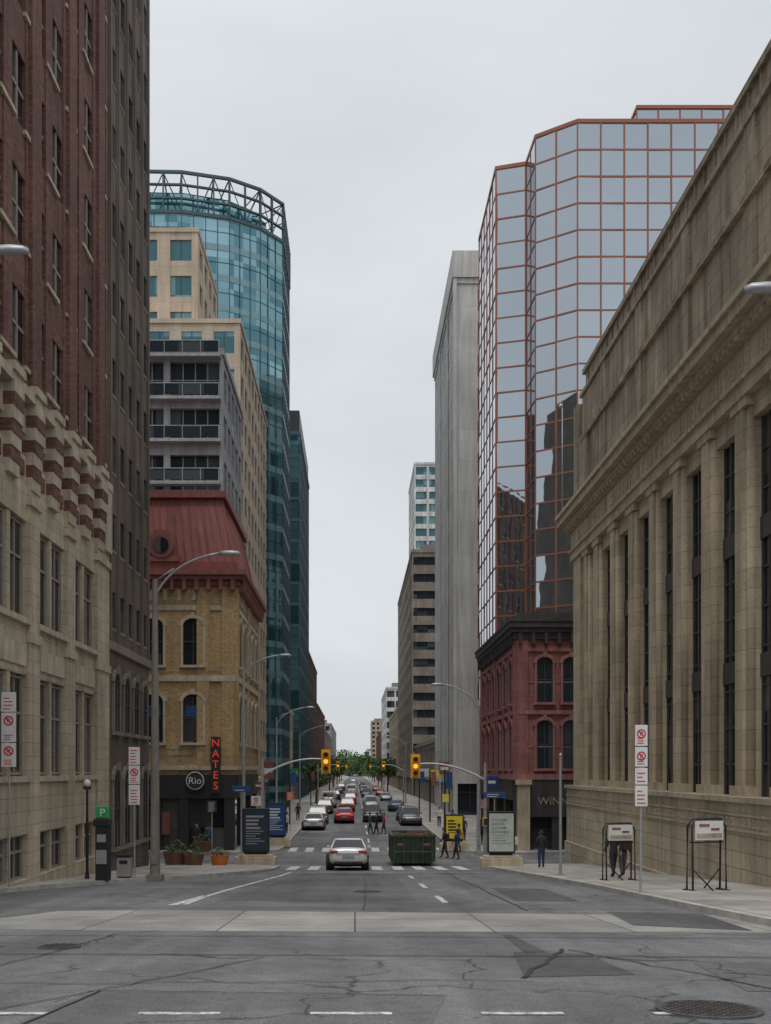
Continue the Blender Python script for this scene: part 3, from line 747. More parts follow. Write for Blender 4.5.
block('low_dark_shop_building',1,11.4,40,139,190,4,'brown','win',dict(bay=3,fh=3.6,pier=.8,span=1.3,depth=.3))
block('brown_precast_office_building',1,11,40,193,256,42,'brown','grwin',dict(bay=2.6,fh=3.3,pier=.7,span=1.5,depth=.3,mv=0),dict(bay=5.2,fh=3.3,pier=.5,span=1.7,depth=.4,mv=1))
block('white_apartment_tower',1,15.6,40,262,290,80,'white','tealw',dict(bay=3.4,fh=3.2,pier=.6,span=1.2,depth=.5,mv=1),pent=False)
block('beige_mid_rise_building',1,11.2,40,258,328,16,'beige','win',dict(bay=2.8,fh=3.4,pier=1.2,span=1.5,depth=.3))
block('white_banded_office_building',1,10.4,40,332,392,27,'white','grwin',dict(bay=3,fh=3.3,pier=.4,span=1.3,depth=.3))
block('brick_shop_building',1,11,40,396,520,16,'rbrick','win',dict(bay=3,fh=3.4,pier=1.2,span=1.6,depth=.3))
block('beige_apartment_building',1,11.5,30,700,740,34,'beige','grwin',dict(bay=3,fh=3.2,pier=1.2,span=1.5,depth=.3))
def parliament():
    e=root('gothic_parliament_building',(20,-120,-1.6),world=True); P=parts()
    P['walls'].box(-60,110,-150,-120,-2,28)
    P['roof'].prism([(-60,-150),(110,-150),(110,-120),(-60,-120)],28,38,None,[(-55,-138),(105,-138),(105,-132),(-55,-132)])
    for x,w_,h in((31,4,60),(-10,4,44),(62,4,44),(-58,6,40),(108,6,40),(46,3,42),(12,3,46)):
        P['walls'].box(x-w_,x+w_,-124,-124+2*w_,-2,h)
        P['roof'].prism([(x-w_,-124),(x+w_,-124),(x+w_,-124+2*w_),(x-w_,-124+2*w_)],h,h+w_*3,None,[(x-.3,-124+w_-.3),(x+.3,-124+w_-.3),(x+.3,-124+w_+.3),(x-.3,-124+w_+.3)])
        for sx in(-1,1):
            for sy in(0,1): P['trim'].tube([(x+sx*w_,-124+sy*2*w_,h-2),(x+sx*w_,-124+sy*2*w_,h+3),(x+sx*w_,-124+sy*2*w_,h+5.5)],[.8,.8,.05],6)
        for z in range(32,h-4,6): P['windows'].box(x-w_*.5,x+w_*.5,-124+2*w_-.05,-124+2*w_+.05,z,z+3.5)
    for i in range(40):
        for z in(3,10,17,23): P['windows'].box(-57+i*4.2,-55.2+i*4.2,-120.1,-119.95,z,z+4)
    finish(P,e,{'walls':'ybrick','windows':'win','trim':'ybrick','roof':'redtrim'})
parliament()
# ---------------------------------------------------------------- street furniture
def curve(p0,p1,p2,n=10):
    p0,p1,p2=map(Vector,(p0,p1,p2)); return [p0*(1-t)**2+p1*2*t*(1-t)+p2*t*t for t in [i/n for i in range(n+1)]]
def street_lamp(x,y,h,arm,mat='polecon',r=.15,rise=.9,hs=1):
    z=gz(y)+(.12); e=root('street_lamp',(x,y,z))
    a=M(); a.tube([(0,0,-.1),(0,0,.5),(0,0,h*.5),(0,0,h)],[r*1.15,r,r*.8,r*.55],12); a.box(-r*1.6,r*1.6,-r*1.6,r*1.6,-.1,.12); a.box(-r*.6,r*.6,-r*1.15,-r*.3,.5,.9); a.build('pole',mt[mat],e,smooth=False)
    d=Vector((arm[0],arm[1],0)); s=d.normalized()
    a=M(); a.tube(curve((0,0,h-.6),(d.x*.25,d.y*.25,h+rise*.7),(d.x,d.y,h+rise)),.04,8); a.tube([(0,0,h-.05),(d.x*.3,d.y*.3,h+rise*.42)],.02,6)
    a.build('arm',mt['steel'],e,smooth=True)
    a=M(); c=Vector((d.x,d.y,h+rise)); pts=[]
    for t,w_,hh in((0,.05,.05),(.15,.10,.08),(.4,.14,.09),(.65,.12,.07),(.75,.04,.03)):
        p=c+s*t; px=Vector((-s.y,s.x,0)); w_*=hs; hh*=hs
        pts.append([p+px*w_+Vector((0,0,-.03)),p+px*w_*.6+Vector((0,0,hh)),p-px*w_*.6+Vector((0,0,hh)),p-px*w_+Vector((0,0,-.03)),p-px*w_*.6+Vector((0,0,-.07)),p+px*w_*.6+Vector((0,0,-.07))])
    V=[q for r_ in pts for q in r_]; F=[(i*6+k,i*6+(k+1)%6,(i+1)*6+(k+1)%6,(i+1)*6+k) for i in range(4) for k in range(6)]+[tuple(range(6)),tuple(range(24,30))]
    a.add(V,F); a.build('luminaire',mt['steel'],e,smooth=True); return e
street_lamp(-6.9,34.5,10.3,(2.2,0,0),r=.17)
street_lamp(-6.9,62.0,11.4,(2.2,0,0),'steel',.12,rise=.7)
street_lamp(-6.9,88,9.6,(2.6,0,0),'steel',.11); street_lamp(-6.9,125,9.6,(3,0,0),'steel',.11)
street_lamp(7.4,59.9,9.2,(-2.1,0,0),'steel',.12)
street_lamp(7.6,150,9.2,(-2.4,0,0),'steel',.11)
street_lamp(9.2,16.3,9.7,(-2.1,0,0),r=.14,rise=.7,hs=.8); street_lamp(-10.2,19,11.7,(3.25,0,0),r=.15,rise=.9,hs=.8)
def plainpole(name,x,y,h,r,mat):
    e=root(name,(x,y,gz(y)+.12)); a=M(); a.tube([(0,0,-.1),(0,0,h)],[r,r*.8],10); a.box(-r*2,r*2,-r*2,r*2,-.1,.05); a.tube([(0,0,h),(0,0,h+.08)],[r*1.1,.01],10); a.build('post',mt[mat],e); return e
plainpole('utility_pole',7.5,36.5,4.4,.06,'steel')
def signal(x,y,z,polex,name='traffic_light'):
    g0=gz(y); e=root(name,(polex,y,g0+.1))
    zz=lambda q:q-g0-.1
    dx=x-polex
    a=M(); a.tube([(0,0,-.1),(0,0,.4),(0,0,zz(z)+.2)],[.13,.1,.075],12); a.box(-.16,.16,-.16,.16,-.1,.1); a.build('pole',mt['steel'],e)
    a=M(); a.tube(curve((0,0,zz(z)-.75),(dx*.5,0,zz(z)+.35),(dx,0,zz(z)+.1),14),[.07-.0025*i for i in range(15)],8); a.build('mast_arm',mt['wsteel'],e,smooth=True)
    a=M(); 
    for k in range(3): 
        zc=zz(z)+(.36-k*.36); a.box(dx-.17,dx+.17,-.2,.04,zc-.172,zc+.172)
        for j in range(9):
            t=math.pi*j/9; t2=math.pi*(j+1)/9; q=.145
            a.quad([(dx+q*math.cos(t),-.2,zc+q*math.sin(t)),(dx+q*math.cos(t2),-.2,zc+q*math.sin(t2)),(dx+q*math.cos(t2),-.4,zc+q*math.sin(t2)*.95),(dx+q*math.cos(t),-.4,zc+q*math.sin(t)*.95)])
    a.box(dx-.25,dx+.25,-.04,-.01,zz(z)-.64,zz(z)+.64)
    a.build('housing',mt['yellow'],e)
    for k,mn in enumerate(('redlens','amber','greenlens')):
        zc=zz(z)+(.36-k*.36); a=M(); a.tube([(dx,-.23,zc),(dx,-.198,zc)],.12,16); a.build('lens_%d'%(k+1),mt[mn],e)
    a=M(); a.box(-.16,.16,-.28,-.1,1.9,2.35); a.box(-.05,.05,-.12,0,2.05,2.15); a.build('pedestrian_signal',mt['yellow'],e)
    a=M(); a.box(-.12,.12,-.29,-.281,1.95,2.3); a.build('pedestrian_lens',mt['signblk'],e)
    return e
signal(-1.54,53,.45,-4.9); signal(3.2,53,.2,6.9)
signal(-2.4,140,.6,-5.2); signal(4,140,.6,6.8); signal(-2.0,235,.8,-5.2); signal(3.6,235,.8,6.8)
def sign(x,y,h,panels,name='parking_sign',rot=0,pr=.03):
    e=root(name,(x,y,gz(y)+.12),rot); a=M(); a.tube([(0,0,-.1),(0,0,h)],pr,8); a.build('post',mt['steel'],e)
    for i,(zt,zb,w_,mat,kind) in enumerate(panels):
        a=M(); a.box(-w_/2,w_/2,-.06,-.04,zb,zt); a.build('panel_%d'%(i+1),mt[mat],e,bevel=.01)
        if kind=='np':
            for zc in ([zt-.22] if zt-zb<1.0 else [zt-.22,zb+.42]):
                r=min(.14,w_*.36); a=M(); n=20
                for k in range(n):
                    t0,t1=2*math.pi*k/n,2*math.pi*(k+1)/n
                    a.quad([(r*math.cos(t0),-.066,zc+r*math.sin(t0)),(r*math.cos(t1),-.066,zc+r*math.sin(t1)),(r*.72*math.cos(t1),-.066,zc+r*.72*math.sin(t1)),(r*.72*math.cos(t0),-.066,zc+r*.72*math.sin(t0))])
                a.quad([(-r*.7,-.068,zc+r*.5),(-r*.5,-.068,zc+r*.7),(r*.7,-.068,zc-r*.5),(r*.5,-.068,zc-r*.7)]); a.build('prohibition_ring',mt['signred'],e,recalc=False)
                text('P',r*1.3,(0,-.064,zc-r*.45),mt['signblk'],e,ext=.001)
            a=M(); 
            for q in range(3): a.box(-w_*.32,w_*.32*R(.3,1),-.063,-.061,zb+.06+q*.06,zb+.085+q*.06)
            a.build('small_print',mt['signred'],e)
        elif kind=='txt':
            a=M(); n=int((zt-zb-.1)/.1)
            for q in range(n): a.box(-w_*.34,w_*.34*R(.2,1),-.063,-.061,zb+.07+q*.1,zb+.1+q*.1)
            a.build('lettering',mt['signred' if mat=='signwhite' else 'signwhite'],e)
    return e
sign(7.2,25.2,4.25,[(4.25,3.72,.32,'signwhite','np'),(3.69,3.2,.32,'signwhite','np'),(3.17,2.75,.32,'signwhite','txt'),(2.72,2.2,.32,'signwhite','txt')])
sign(-9.75,28.2,5.5,[(5.5,4.95,.42,'signwhite','txt'),(4.92,4.1,.42,'signwhite','np'),(4.07,3.4,.42,'signwhite','np')])
sign(-7.45,33.8,4.45,[(4.45,3.85,.38,'signwhite','txt'),(3.82,3.2,.38,'signwhite','np'),(3.17,2.5,.38,'signwhite','txt')])
sign(-7.15,50,3.2,[(3.2,2.6,.5,'signblk','txt')],'traffic_sign'); sign(6.9,49.5,3.6,[(3.6,3.3,1.1,'signblue','txt')],'street_name_sign')
sign(-5.6,49.2,3.9,[(3.9,3.6,.9,'signblue','txt')],'street_name_sign')
sign(-6.0,60.8,3.4,[(3.4,2.8,.6,'signwhite','np')],'traffic_sign'); sign(7.9,61.3,3.2,[(3.2,2.6,.6,'redtrim','txt')],'traffic_sign')
sign(6.7,74,3.2,[(3.2,2.6,.5,'signyel','txt')],'traffic_sign'); sign(-5.3,82,3.2,[(3.2,2.5,.6,'orange','txt')],'construction_sign')
sign(8.0,50.0,1.4,[(1.4,1.0,.3,'signwhite','txt')],'traffic_sign')
def banner_frame(x,y,w_,h,rot):
    e=root('banner_bike_rack',(x,y,gz(y)+.13),rot)
    a=M()
    for yy in(-.14,.14):
        a.tube([(-w_/2,yy,0),(-w_/2,yy*.8,h-.2),(-w_/2+.1,yy*.5,h),(w_/2-.1,yy*.5,h),(w_/2,yy*.8,h-.2),(w_/2,yy,0)],.028,8)
    a.tube([(-w_/2,0,h-.62),(w_/2,0,h-.62)],.022,6)
    a.tube([(-w_/2+.05,-.1,.55),(w_/2*.0,-.3,.02),],.022,6); a.tube([(w_/2-.05,.1,.55),(w_/2*.25,.3,.02)],.022,6)
    for s in(-1,1): a.box(s*w_/2-.05,s*w_/2+.05,-.25,.25,-.02,.03)
    a.build('tube_frame',mt['dark'],e,smooth=True)
    a=M(); a.box(-w_/2+.08,w_/2-.08,-.13,-.10,h-.55,h-.05); a.build('banner',mt['signwhite'],e)
    a=M(); a.box(-w_/2+.12,w_/2-.12,-.138,-.131,h-.5,h-.38); a.build('banner_print',mt['beige'],e)
    a=M(); a.box(-w_/2+.2,0,-.14,-.131,h-.2,h-.13); a.box(.05,w_/2-.2,-.14,-.131,h-.3,h-.24); a.build('banner_text',mt['redtrim'],e)
banner_frame(9.35,26.6,1.0,1.9,.25); banner_frame(8.6,32.6,1.0,1.85,.2)
def meter(x,y):
    e=root('parking_pay_station',(x,y,gz(y)+.13))
    a=M(); a.prism([(-.2,-.17),(.2,-.17),(.24,.17),(-.24,.17)],0,1.75); a.build('body',mt['dark'],e,bevel=.03)
    a=M(); a.box(-.26,.26,-.2,.2,1.75,2.0); a.build('head',mt['dark'],e,bevel=.03)
    a=M(); a.box(-.22,.22,-.03,.03,2.0,2.4); a.build('sign_panel',mt['signgreen'],e,bevel=.03)
    text('P',.36,(0,-.045,2.07),mt['signwhite'],e)
    a=M(); a.box(-.14,.14,-.19,-.165,1.25,1.5); a.box(-.17,.17,-.185,-.168,.55,1.0); a.build('screen',mt['steel'],e)
meter(-8.15,32.3)
def small_things():
    e=root('litter_bin',(-7.9,34.3,gz(34.3)+.13)); a=M(); a.box(-.24,.24,-.2,.2,.05,.72); a.build('bin_body',mt['steel'],e,bevel=.03); a=M(); a.box(-.26,.26,-.22,.22,.72,.8); a.box(-.14,.14,-.215,-.19,.5,.62); a.box(-.2,.2,-.16,.16,0,.05); a.build('bin_lid',mt['dark'],e,bevel=.01)
    e=root('globe_lamp_post',(-9.0,33.6,gz(33.6)+.13)); a=M(); a.tube([(0,0,0),(0,0,.3),(0,0,3.0)],[.09,.05,.04],8); a.tube([(0,0,3.0),(0,0,3.1)],[.13,.13],8); a.build('post',mt['dark'],e)
    a=M(); a.ball((0,0,3.2),.13,.13,.14); a.build('globe',mt['signwhite'],e,smooth=True)
small_things()
def info_sign(x,y,w_,h,face,name,base='banktrim',lines='signwhite'):
    e=root(name,(x,y,gz(y)+.13)); a=M(); a.box(-w_/2-.35,w_/2+.35,-.4,.4,-.1,.4); a.box(-w_/2-.2,w_/2+.2,-.3,.3,.4,.5); a.build('stone_base',mt[base],e,bevel=.02)
    a=M(); a.box(-w_/2,w_/2,-.12,.12,.6,.6+h); a.box(-w_/2+.1,w_/2-.1,-.06,.06,.5,.6); a.build('frame',mt['dark'],e,bevel=.02)
    a=M(); a.box(-w_/2+.07,w_/2-.07,-.14,-.115,.7,.5+h); a.build('face',mt[face],e)
    a=M(); z=.5+h-.25
    while z>1.0:
        hh=.1 if z>h-.4 else .035; a.box(-w_/2+.18,-w_/2+.18+(w_-.36)*R(.5,1),-.148,-.139,z-hh,z); z-=hh+.09
    a.build('lettering',mt[lines],e)
info_sign(-4.95,50.0,1.35,2.2,'navy','information_sign',lines='steel'); info_sign(6.95,47.6,1.3,2.0,'palegreen','information_sign',lines='grey')
info_sign(6.2,62.5,1.15,1.6,'signyel','information_sign',lines='signblk')
info_sign(-5.2,66,1.3,2.2,'signblue','information_sign')
def planter(x,y,s=1,mat='wood'):
    e=root('flower_planter',(x,y,gz(y)+.13)); a=M(); a.prism([(.4*s*math.cos(t*math.pi/6),.4*s*math.sin(t*math.pi/6)) for t in range(12)],0,.55*s,None,[(.52*s*math.cos(t*math.pi/6),.52*s*math.sin(t*math.pi/6)) for t in range(12)]); a.build('pot',mt[mat],e)
    a=M()
    for i in range(260):
        p=Vector((R(-1,1),R(-1,1),R(-.2,1))); 
        if p.length>1: continue
        p=Vector((p.x*.5*s,p.y*.5*s,.55*s+p.z*.5*s)); q=.06*s
        v=Vector((R(-1,1),R(-1,1),R(-1,1))).normalized(); w_=v.cross(Vector((R(-1,1),R(-1,1),1))).normalized()
        a.quad([p-v*q,p-w_*q,p+v*q,p+w_*q])
    a.build('leaves',mt['leaf'],e,recalc=False)
planter(-8.9,49.5,1.2); planter(-7.9,49.0,1); planter(-6.6,48.8,.9,'orange'); planter(-9.3,60.9,1.1); planter(8.6,61.2,1)
def dumpster(x,y):
    e=root('green_dumpster',(x,y,gz(y)+.0)); w_,L,h=2.15,3.6,1.62
    a=M(); V=[]
    for z,ww,ll in((.2,w_*.94,L*.94),(h,w_,L)):
        V+=[(-ww/2,-ll/2,z),(ww/2,-ll/2,z),(ww/2,ll/2,z),(-ww/2,ll/2,z)]
    a.add(V,[(0,1,2,3),(0,1,5,4),(1,2,6,5),(2,3,7,6),(3,0,4,7)]); a.quad([(-w_/2+.05,-L/2+.05,h-.12),(w_/2-.05,-L/2+.05,h-.12),(w_/2-.05,L/2-.05,h-.12),(-w_/2+.05,L/2-.05,h-.12)])
    for s in range(5):
        u=-w_/2+.12+s*(w_-.24)/4; a.box(u-.05,u+.05,-L/2-.06,-L/2+.03,.22,h-.02)
    for s in range(7):
        v=-L/2+.15+s*(L-.3)/6
        for q in(-1,1): a.box(q*w_/2-.06,q*w_/2+.06,v-.05,v+.05,.3,h-.02)
    a.box(-w_/2-.08,w_/2+.08,-L/2-.1,-L/2+.04,h-.08,h+.05); a.box(-w_/2-.08,w_/2+.08,L/2-.04,L/2+.1,h-.08,h+.05)
    for q in(-1,1): a.box(q*w_/2-.08,q*w_/2+.08,-L/2,L/2,h-.08,h+.045)
    a.box(-w_/2+.1,w_/2-.1,-L/2-.07,-L/2+.02,.75,.85)
    a.build('container',mt['dumpgreen'],e,bevel=.015)
    a=M()
    for q in(-1,1): a.tube([(q*.8-.08,-L/2+.3,.12),(q*.8+.08,-L/2+.3,.12)],.12,12); a.tube([(q*.8-.08,L/2-.3,.12),(q*.8+.08,L/2-.3,.12)],.12,12)
    a.build('rollers',mt['rubber'],e)
    a=M()
    for i in range(60):
        p=Vector((R(-.9,.9),R(-1.6,1.6),h-.1+R(0,.16))); s=R(.08,.25); a.box(p.x-s,p.x+s,p.y-s*.5,p.y+s*.5,h-.2,p.z)
    a.build('rubble',mt['wood'],e)
    a=M(); a.box(-.8,-.5,-L/2-.075,-L/2-.06,1.12,1.24); a.box(.5,.85,-L/2-.075,-L/2-.06,1.12,1.24); a.build('reflective_plate',mt['redtrim'],e)
dumpster(2.95,52.4)
# ---------------------------------------------------------------- vehicles
paints={}
def cpaint(col):
    if col not in paints:
        m=plain('car_paint',col,.28,.15,.05,2); m.node_tree.nodes['Principled BSDF'].inputs['Coat Weight'].default_value=.8; paints[col]=m
    return paints[col]
def car(x,y,rot,col,kind='sedan',brake=False,name=None):
    e=root(name or {'sedan':'sedan_car','suv':'suv_car','van':'delivery_van'}[kind],(x,y,gz(y)+.006),rot)
    if y<50: e.rotation_euler=(-math.atan(.065),0,rot)
    if kind=='sedan': st=[(-2.3,.42,.84,.72),(-2.24,.30,1.0,.84),(-1.85,.24,1.04,.89),(-1,.22,.98,.91),(0,.22,.95,.91),(1,.22,.95,.9),(1.7,.24,.88,.88),(2.15,.28,.74,.8),(2.3,.36,.6,.66)]; g0=(-1.85,1.05,.8,.97); g1=(-1.15,.2,.60,1.44)
    elif kind=='suv': st=[(-2.25,.5,1.0,.76),(-2.2,.36,1.12,.86),(-1.9,.3,1.15,.92),(-1,.28,1.1,.93),(0,.28,1.08,.93),(1,.28,1.08,.92),(1.7,.3,1.0,.9),(2.15,.36,.86,.82),(2.3,.42,.7,.7)]; g0=(-2.15,1.15,.84,1.1); g1=(-1.75,.35,.66,1.68)
    else: st=[(-2.7,.5,1.3,.9),(-2.68,.4,1.5,.97),(-2,.35,1.5,.98),(0,.35,1.5,.98),(1.5,.35,1.35,.97),(2.3,.38,1.05,.9),(2.6,.45,.85,.78)]; g0=(-2.65,1.9,.92,1.45); g1=(-2.6,1.2,.84,2.3)
    rg=[]
    for (yy,zl,zb,hw) in st:
        zm=(zl+zb)/2
        h=[(hw*.86,zl),(hw*.97,zl+.1),(hw,zm),(hw*.97,zb-.1),(hw*.86,zb),(0,zb+.03)]
        rg.append([(a,yy,b_) for a,b_ in h]+[(-a,yy,b_) for a,b_ in reversed(h[:-1])])
    n=len(rg[0]); V=[p for r in rg for p in r]; F=[(i*n+k,i*n+(k+1)%n,(i+1)*n+(k+1)%n,(i+1)*n+k) for i in range(len(rg)-1) for k in range(n)]+[tuple(range(n)),tuple((len(rg)-1)*n+k for k in range(n))]
    a=M(); a.add(V,F); a.build('body',cpaint(col),e,smooth=True,sub=1)
    a=M(); gy0,gy1,gw,gzz=g0; ry0,ry1,rw,rz=g1
    V=[(-gw,gy0,gzz-.03),(gw,gy0,gzz-.03),(gw,gy1,gzz-.06),(-gw,gy1,gzz-.06),(-rw,ry0,rz-.05),(rw,ry0,rz-.05),(rw,ry1,rz-.05),(-rw,ry1,rz-.05)]
    a.add(V,[(0,1,5,4),(1,2,6,5),(2,3,7,6),(3,0,4,7),(4,5,6,7)]); a.build('greenhouse_glass' if kind!='van' else 'cargo_body',mt['carglass'] if kind!='van' else cpaint(col),e)
    a=M(); P_=[Vector(p) for p in V]
    a.prism([(-rw-.03,ry0-.05),(rw+.03,ry0-.05),(rw+.02,ry1+.05),(-rw-.02,ry1+.05)],rz-.07,rz-.0,None,[(-rw*.85,ry0+.15),(rw*.85,ry0+.15),(rw*.85,ry1-.1),(-rw*.85,ry1-.1)])
    a.build('roof',cpaint(col),e,bevel=.02,smooth=False)
    a=M()
    for i in range(4): a.tube([P_[i],P_[i+4]],.05,6)
    for s in(0,1):
        q0=P_[1] if s==0 else P_[0]; q1=P_[2] if s==0 else P_[3]; p0=P_[5] if s==0 else P_[4]; p1=P_[6] if s==0 else P_[7]
        a.tube([q0*.45+q1*.55,p0*.4+p1*.6],.035,6)
    a.build('pillars',cpaint(col),e,smooth=True)
    if kind=='van':
        a=M(); a.box(-.7,.7,-2.67,-2.6,1.6,2.0); a.box(-.02,.02,-2.72,-2.66,.6,2.2); a.build('rear_windows',mt['carglass'],e)
    yr=st[1][0]-.03; hw=st[1][3]; zb=st[1][2]
    a=M(); 
    for s in(-1,1):
        c=s*(hw-.2); a.prism([(c-.2,yr-.02),(c+.2,yr-.02),(c+.2,yr+.16),(c-.2,yr+.16)],zb-.24,zb-.1,None,[(c-.2 if s>0 else c-.16,yr-.01),(c+.16 if s>0 else c+.2,yr-.01),(c+.16,yr+.16),(c-.16,yr+.16)])
    a.build('tail_lights',mt['brake' if brake else 'tail'],e,bevel=.02)
    a=M(); a.box(-hw*.75,hw*.75,yr-.05,yr+.1,st[0][1]-.12,st[0][1]-.02); a.box(-hw*.92,hw*.92,st[-2][0]-.1,st[-1][0]+.03,.26,.38); a.box(-.8,.8,-1.9,1.9,.17,.3); a.build('bumper_trim',mt['rubber'],e,bevel=.02)
    a=M(); a.box(-.26,.26,yr-.075,yr-.02,.6,.71); a.build('licence_plate',mt['steel'],e)
    a=M(); a.box(-.55,.55,yr-.05,yr+.05,.755,.775); a.tube([(0,gy0+.3,gzz+.1),(0,gy0+.1,gzz+.1)],.02,4); a.build('boot_trim',mt['chrome'],e)
    a=M(); 
    for s in(-1,1): a.box(s*(hw-.18)-.16,s*(hw-.18)+.16,st[-2][0]-.02,st[-2][0]+.1,st[-2][2]-.2,st[-2][2]-.08)
    a.build('headlights',mt['chrome'],e,bevel=.02)
    a=M(); b_=M(); c=M(); W_=max(s[3] for s in st)
    for s in(-1,1):
        for yy in(-1.38,1.42):
            xx=s*(W_-.1); a.tube([(xx-.12,yy,.33),(xx+.12,yy,.33)],.335,18); b_.tube([(xx+s*.1,yy,.33),(xx+s*.13,yy,.33)],.2,12); c.tube([(xx-.2,yy,.36),(xx+s*.108,yy,.36)],.41,18)
    a.build('tyres',mt['rubber'],e); b_.build('hubs',mt['chrome'],e); c.build('wheel_arches',mt['rubber'],e)
    a=M()
    for s in(-1,1): a.box(s*(W_+.06)-.08,s*(W_+.06)+.08,gy1-.35,gy1-.22,gzz,gzz+.13)
    a.build('mirrors',cpaint(col),e,bevel=.02)
WHT=(.66,.66,.66);BLK=(.02,.02,.022);RED=(.45,.02,.02);SIL=(.36,.37,.38);GRY=(.12,.125,.13);BLU=(.03,.07,.18)
car(-.3,46.8,0,WHT,'sedan',False)
car(-1.0,97,0,RED,'sedan',True); car(-.9,122,0,GRY,'suv',True); car(1.7,99,math.pi,BLK,'suv')
car(-3.5,86,0,WHT,'sedan'); car(-3.5,95,0,SIL,'suv'); car(-3.5,117,0,GRY,'suv'); car(-3.5,135,0,WHT,'van')
car(-.7,150,0,RED,'suv',True); car(-.7,168,0,BLK,'sedan',True); car(-.7,195,0,WHT,'van',True)
car(5.1,93,math.pi,GRY,'suv'); car(5.1,101,math.pi,BLK,'sedan'); car(5.1,124,0,BLU,'sedan')
car(2.1,130,math.pi,SIL,'suv'); car(2.1,146,math.pi,WHT,'sedan'); car(2.1,185,math.pi,BLK,'suv')
for k,(x,y) in enumerate(((-.6,225),(-3.4,170),(5.1,165),(2.1,220),(-3.4,215),(-.6,255),(5.1,200),(2.1,265),(-.6,290),(2.1,310),(-.6,330),(-3.4,250),(5.1,240),(-.6,370),(2.1,365))):
    car(x,y,0 if x<1 else math.pi,[RED,BLK,SIL,WHT,GRY,BLU][k%6],['sedan','suv'][k%2],x<0 and x>-1)
# ---------------------------------------------------------------- people
def person(x,y,rot,top,leg,h=1.7,stride=.22,sw=.18,bag=None,lean=0,onroad=False,hair='hair'):
    e=root('pedestrian',(x,y,gz(y)+(.012 if onroad else .135)),rot,scale=h/1.74)
    J={'pel':(0,0,.93,.14),'sp':(0,lean*.4,1.12,.125),'ch':(0,lean,1.34,.155),'nk':(0,lean*1.2,1.48,.055),'hb':(0,lean*1.3+.01,1.56,.075),'hd':(0,lean*1.3+.02,1.64,.098),'tp':(0,lean*1.3+.01,1.71,.06)}
    E=[('pel','sp'),('sp','ch'),('ch','nk'),('nk','hb'),('hb','hd'),('hd','tp')]
    for s,n in((1,'r'),(-1,'l')):
        f=s*sw; k=s*stride
        J['sh'+n]=(s*.17,lean,1.40,.07); J['el'+n]=(s*.225,lean-f*.4-.02,1.14,.052); J['wr'+n]=(s*.235,lean-f*.9+.06,.92,.034); J['ha'+n]=(s*.235,lean-f*1.0+.08,.85,.034)
        J['hp'+n]=(s*.085,0,.87,.105); J['kn'+n]=(s*.095,k*.45+.03,.49,.074); J['an'+n]=(s*.095,k,.09,.052); J['to'+n]=(s*.105,k+.15,.045,.038)
        E+=[('ch','sh'+n),('sh'+n,'el'+n),('el'+n,'wr'+n),('wr'+n,'ha'+n),('pel','hp'+n),('hp'+n,'kn'+n),('kn'+n,'an'+n),('an'+n,'to'+n)]
    ks=list(J); me=bpy.data.meshes.new('body'); me.from_pydata([J[k][:3] for k in ks],[(ks.index(a),ks.index(b_)) for a,b_ in E],[])
    o=bpy.data.objects.new('tmp',me); COL.objects.link(o); md=o.modifiers.new('k','SKIN')
    for i,k in enumerate(ks): me.skin_vertices[0].data[i].radius=(J[k][3],J[k][3]*(.75 if k in('pel','sp','ch') else 1))
    me.skin_vertices[0].data[0].use_root=True
    o.modifiers.new('s','SUBSURF').levels=1
    dg=bpy.context.evaluated_depsgraph_get(); nm=bpy.data.meshes.new_from_object(o.evaluated_get(dg)); bpy.data.objects.remove(o)
    for m_ in(top,leg,mt['skin'],mt['rubber']): nm.materials.append(m_)
    for p in nm.polygons:
        c=p.center; p.use_smooth=True
        if c.z>1.49: p.material_index=2
        elif abs(c.x)>.185 and c.z<.93: p.material_index=2
        elif c.z<.1: p.material_index=3
        elif c.z<.93 : p.material_index=1
        else: p.material_index=0
    b_=bpy.data.objects.new('body',nm); COL.objects.link(b_); b_.parent=e
    hx,hy,hz,_=J['hd']
    a=M(); a.ball((0,hy-.03,hz+.035),.098,.10,.095); a.ball((0,hy-.07,hz-.03),.085,.06,.09); a.build('hair',mt[hair],e,smooth=True)
    a=M(); a.tube([(0,hy+.08,hz-.0),(0,hy+.115,hz-.03)],[.008,.016],6)
    for s in(-1,1): a.ball((s*.092,hy,hz-.01),.014,.022,.03)
    a.build('nose_and_ears',mt['skin'],e,smooth=True)
    a=M()
    for s in(-1,1): a.ball((s*.034,hy+.088,hz+.01),.012,.008,.008)
    a.box(-.025,.025,hy+.078,hy+.09,hz-.058,hz-.05); a.build('eyes_and_mouth',mt['hair'],e)
    a=M()
    for s,n in((1,'r'),(-1,'l')):
        p=Vector(J['ha'+n][:3])
        for k in range(4):
            q=p+Vector((0,-.03+.02*k,-.02)); l=(.06,.075,.07,.055)[k]; a.tube([q,q+Vector((-s*.006,.004,-l*.6)),q+Vector((-s*.02,.008,-l))],[.009,.008,.006],6)
        q=p+Vector((-s*.01,.03,.01)); a.tube([q,q+Vector((-s*.012,.025,-.035)),q+Vector((-s*.016,.028,-.055))],[.011,.009,.007],6)
    a.build('fingers',mt['skin'],e,smooth=True)
    if bag:
        a=M(); a.box(-.15,.15,-.3+lean,-.12+lean,1.0,1.42); a.build('backpack',mt[bag],e,bevel=.05)
def cloth(c): return plain('cloth',c,.9,0,.2,8)
cb,cg,cn,cr,cw,cbl=cloth((.025,.025,.03)),cloth((.1,.1,.11)),cloth((.03,.04,.09)),cloth((.35,.04,.04)),cloth((.55,.55,.52)),cloth((.06,.1,.2))
person(8.2,44.0,0,cb,cn,1.66,.05,.05); person(9.0,34.8,.4,cb,cb,1.72,.14); person(9.4,35.1,.3,cb,cg,1.66,.1,bag='signblk')
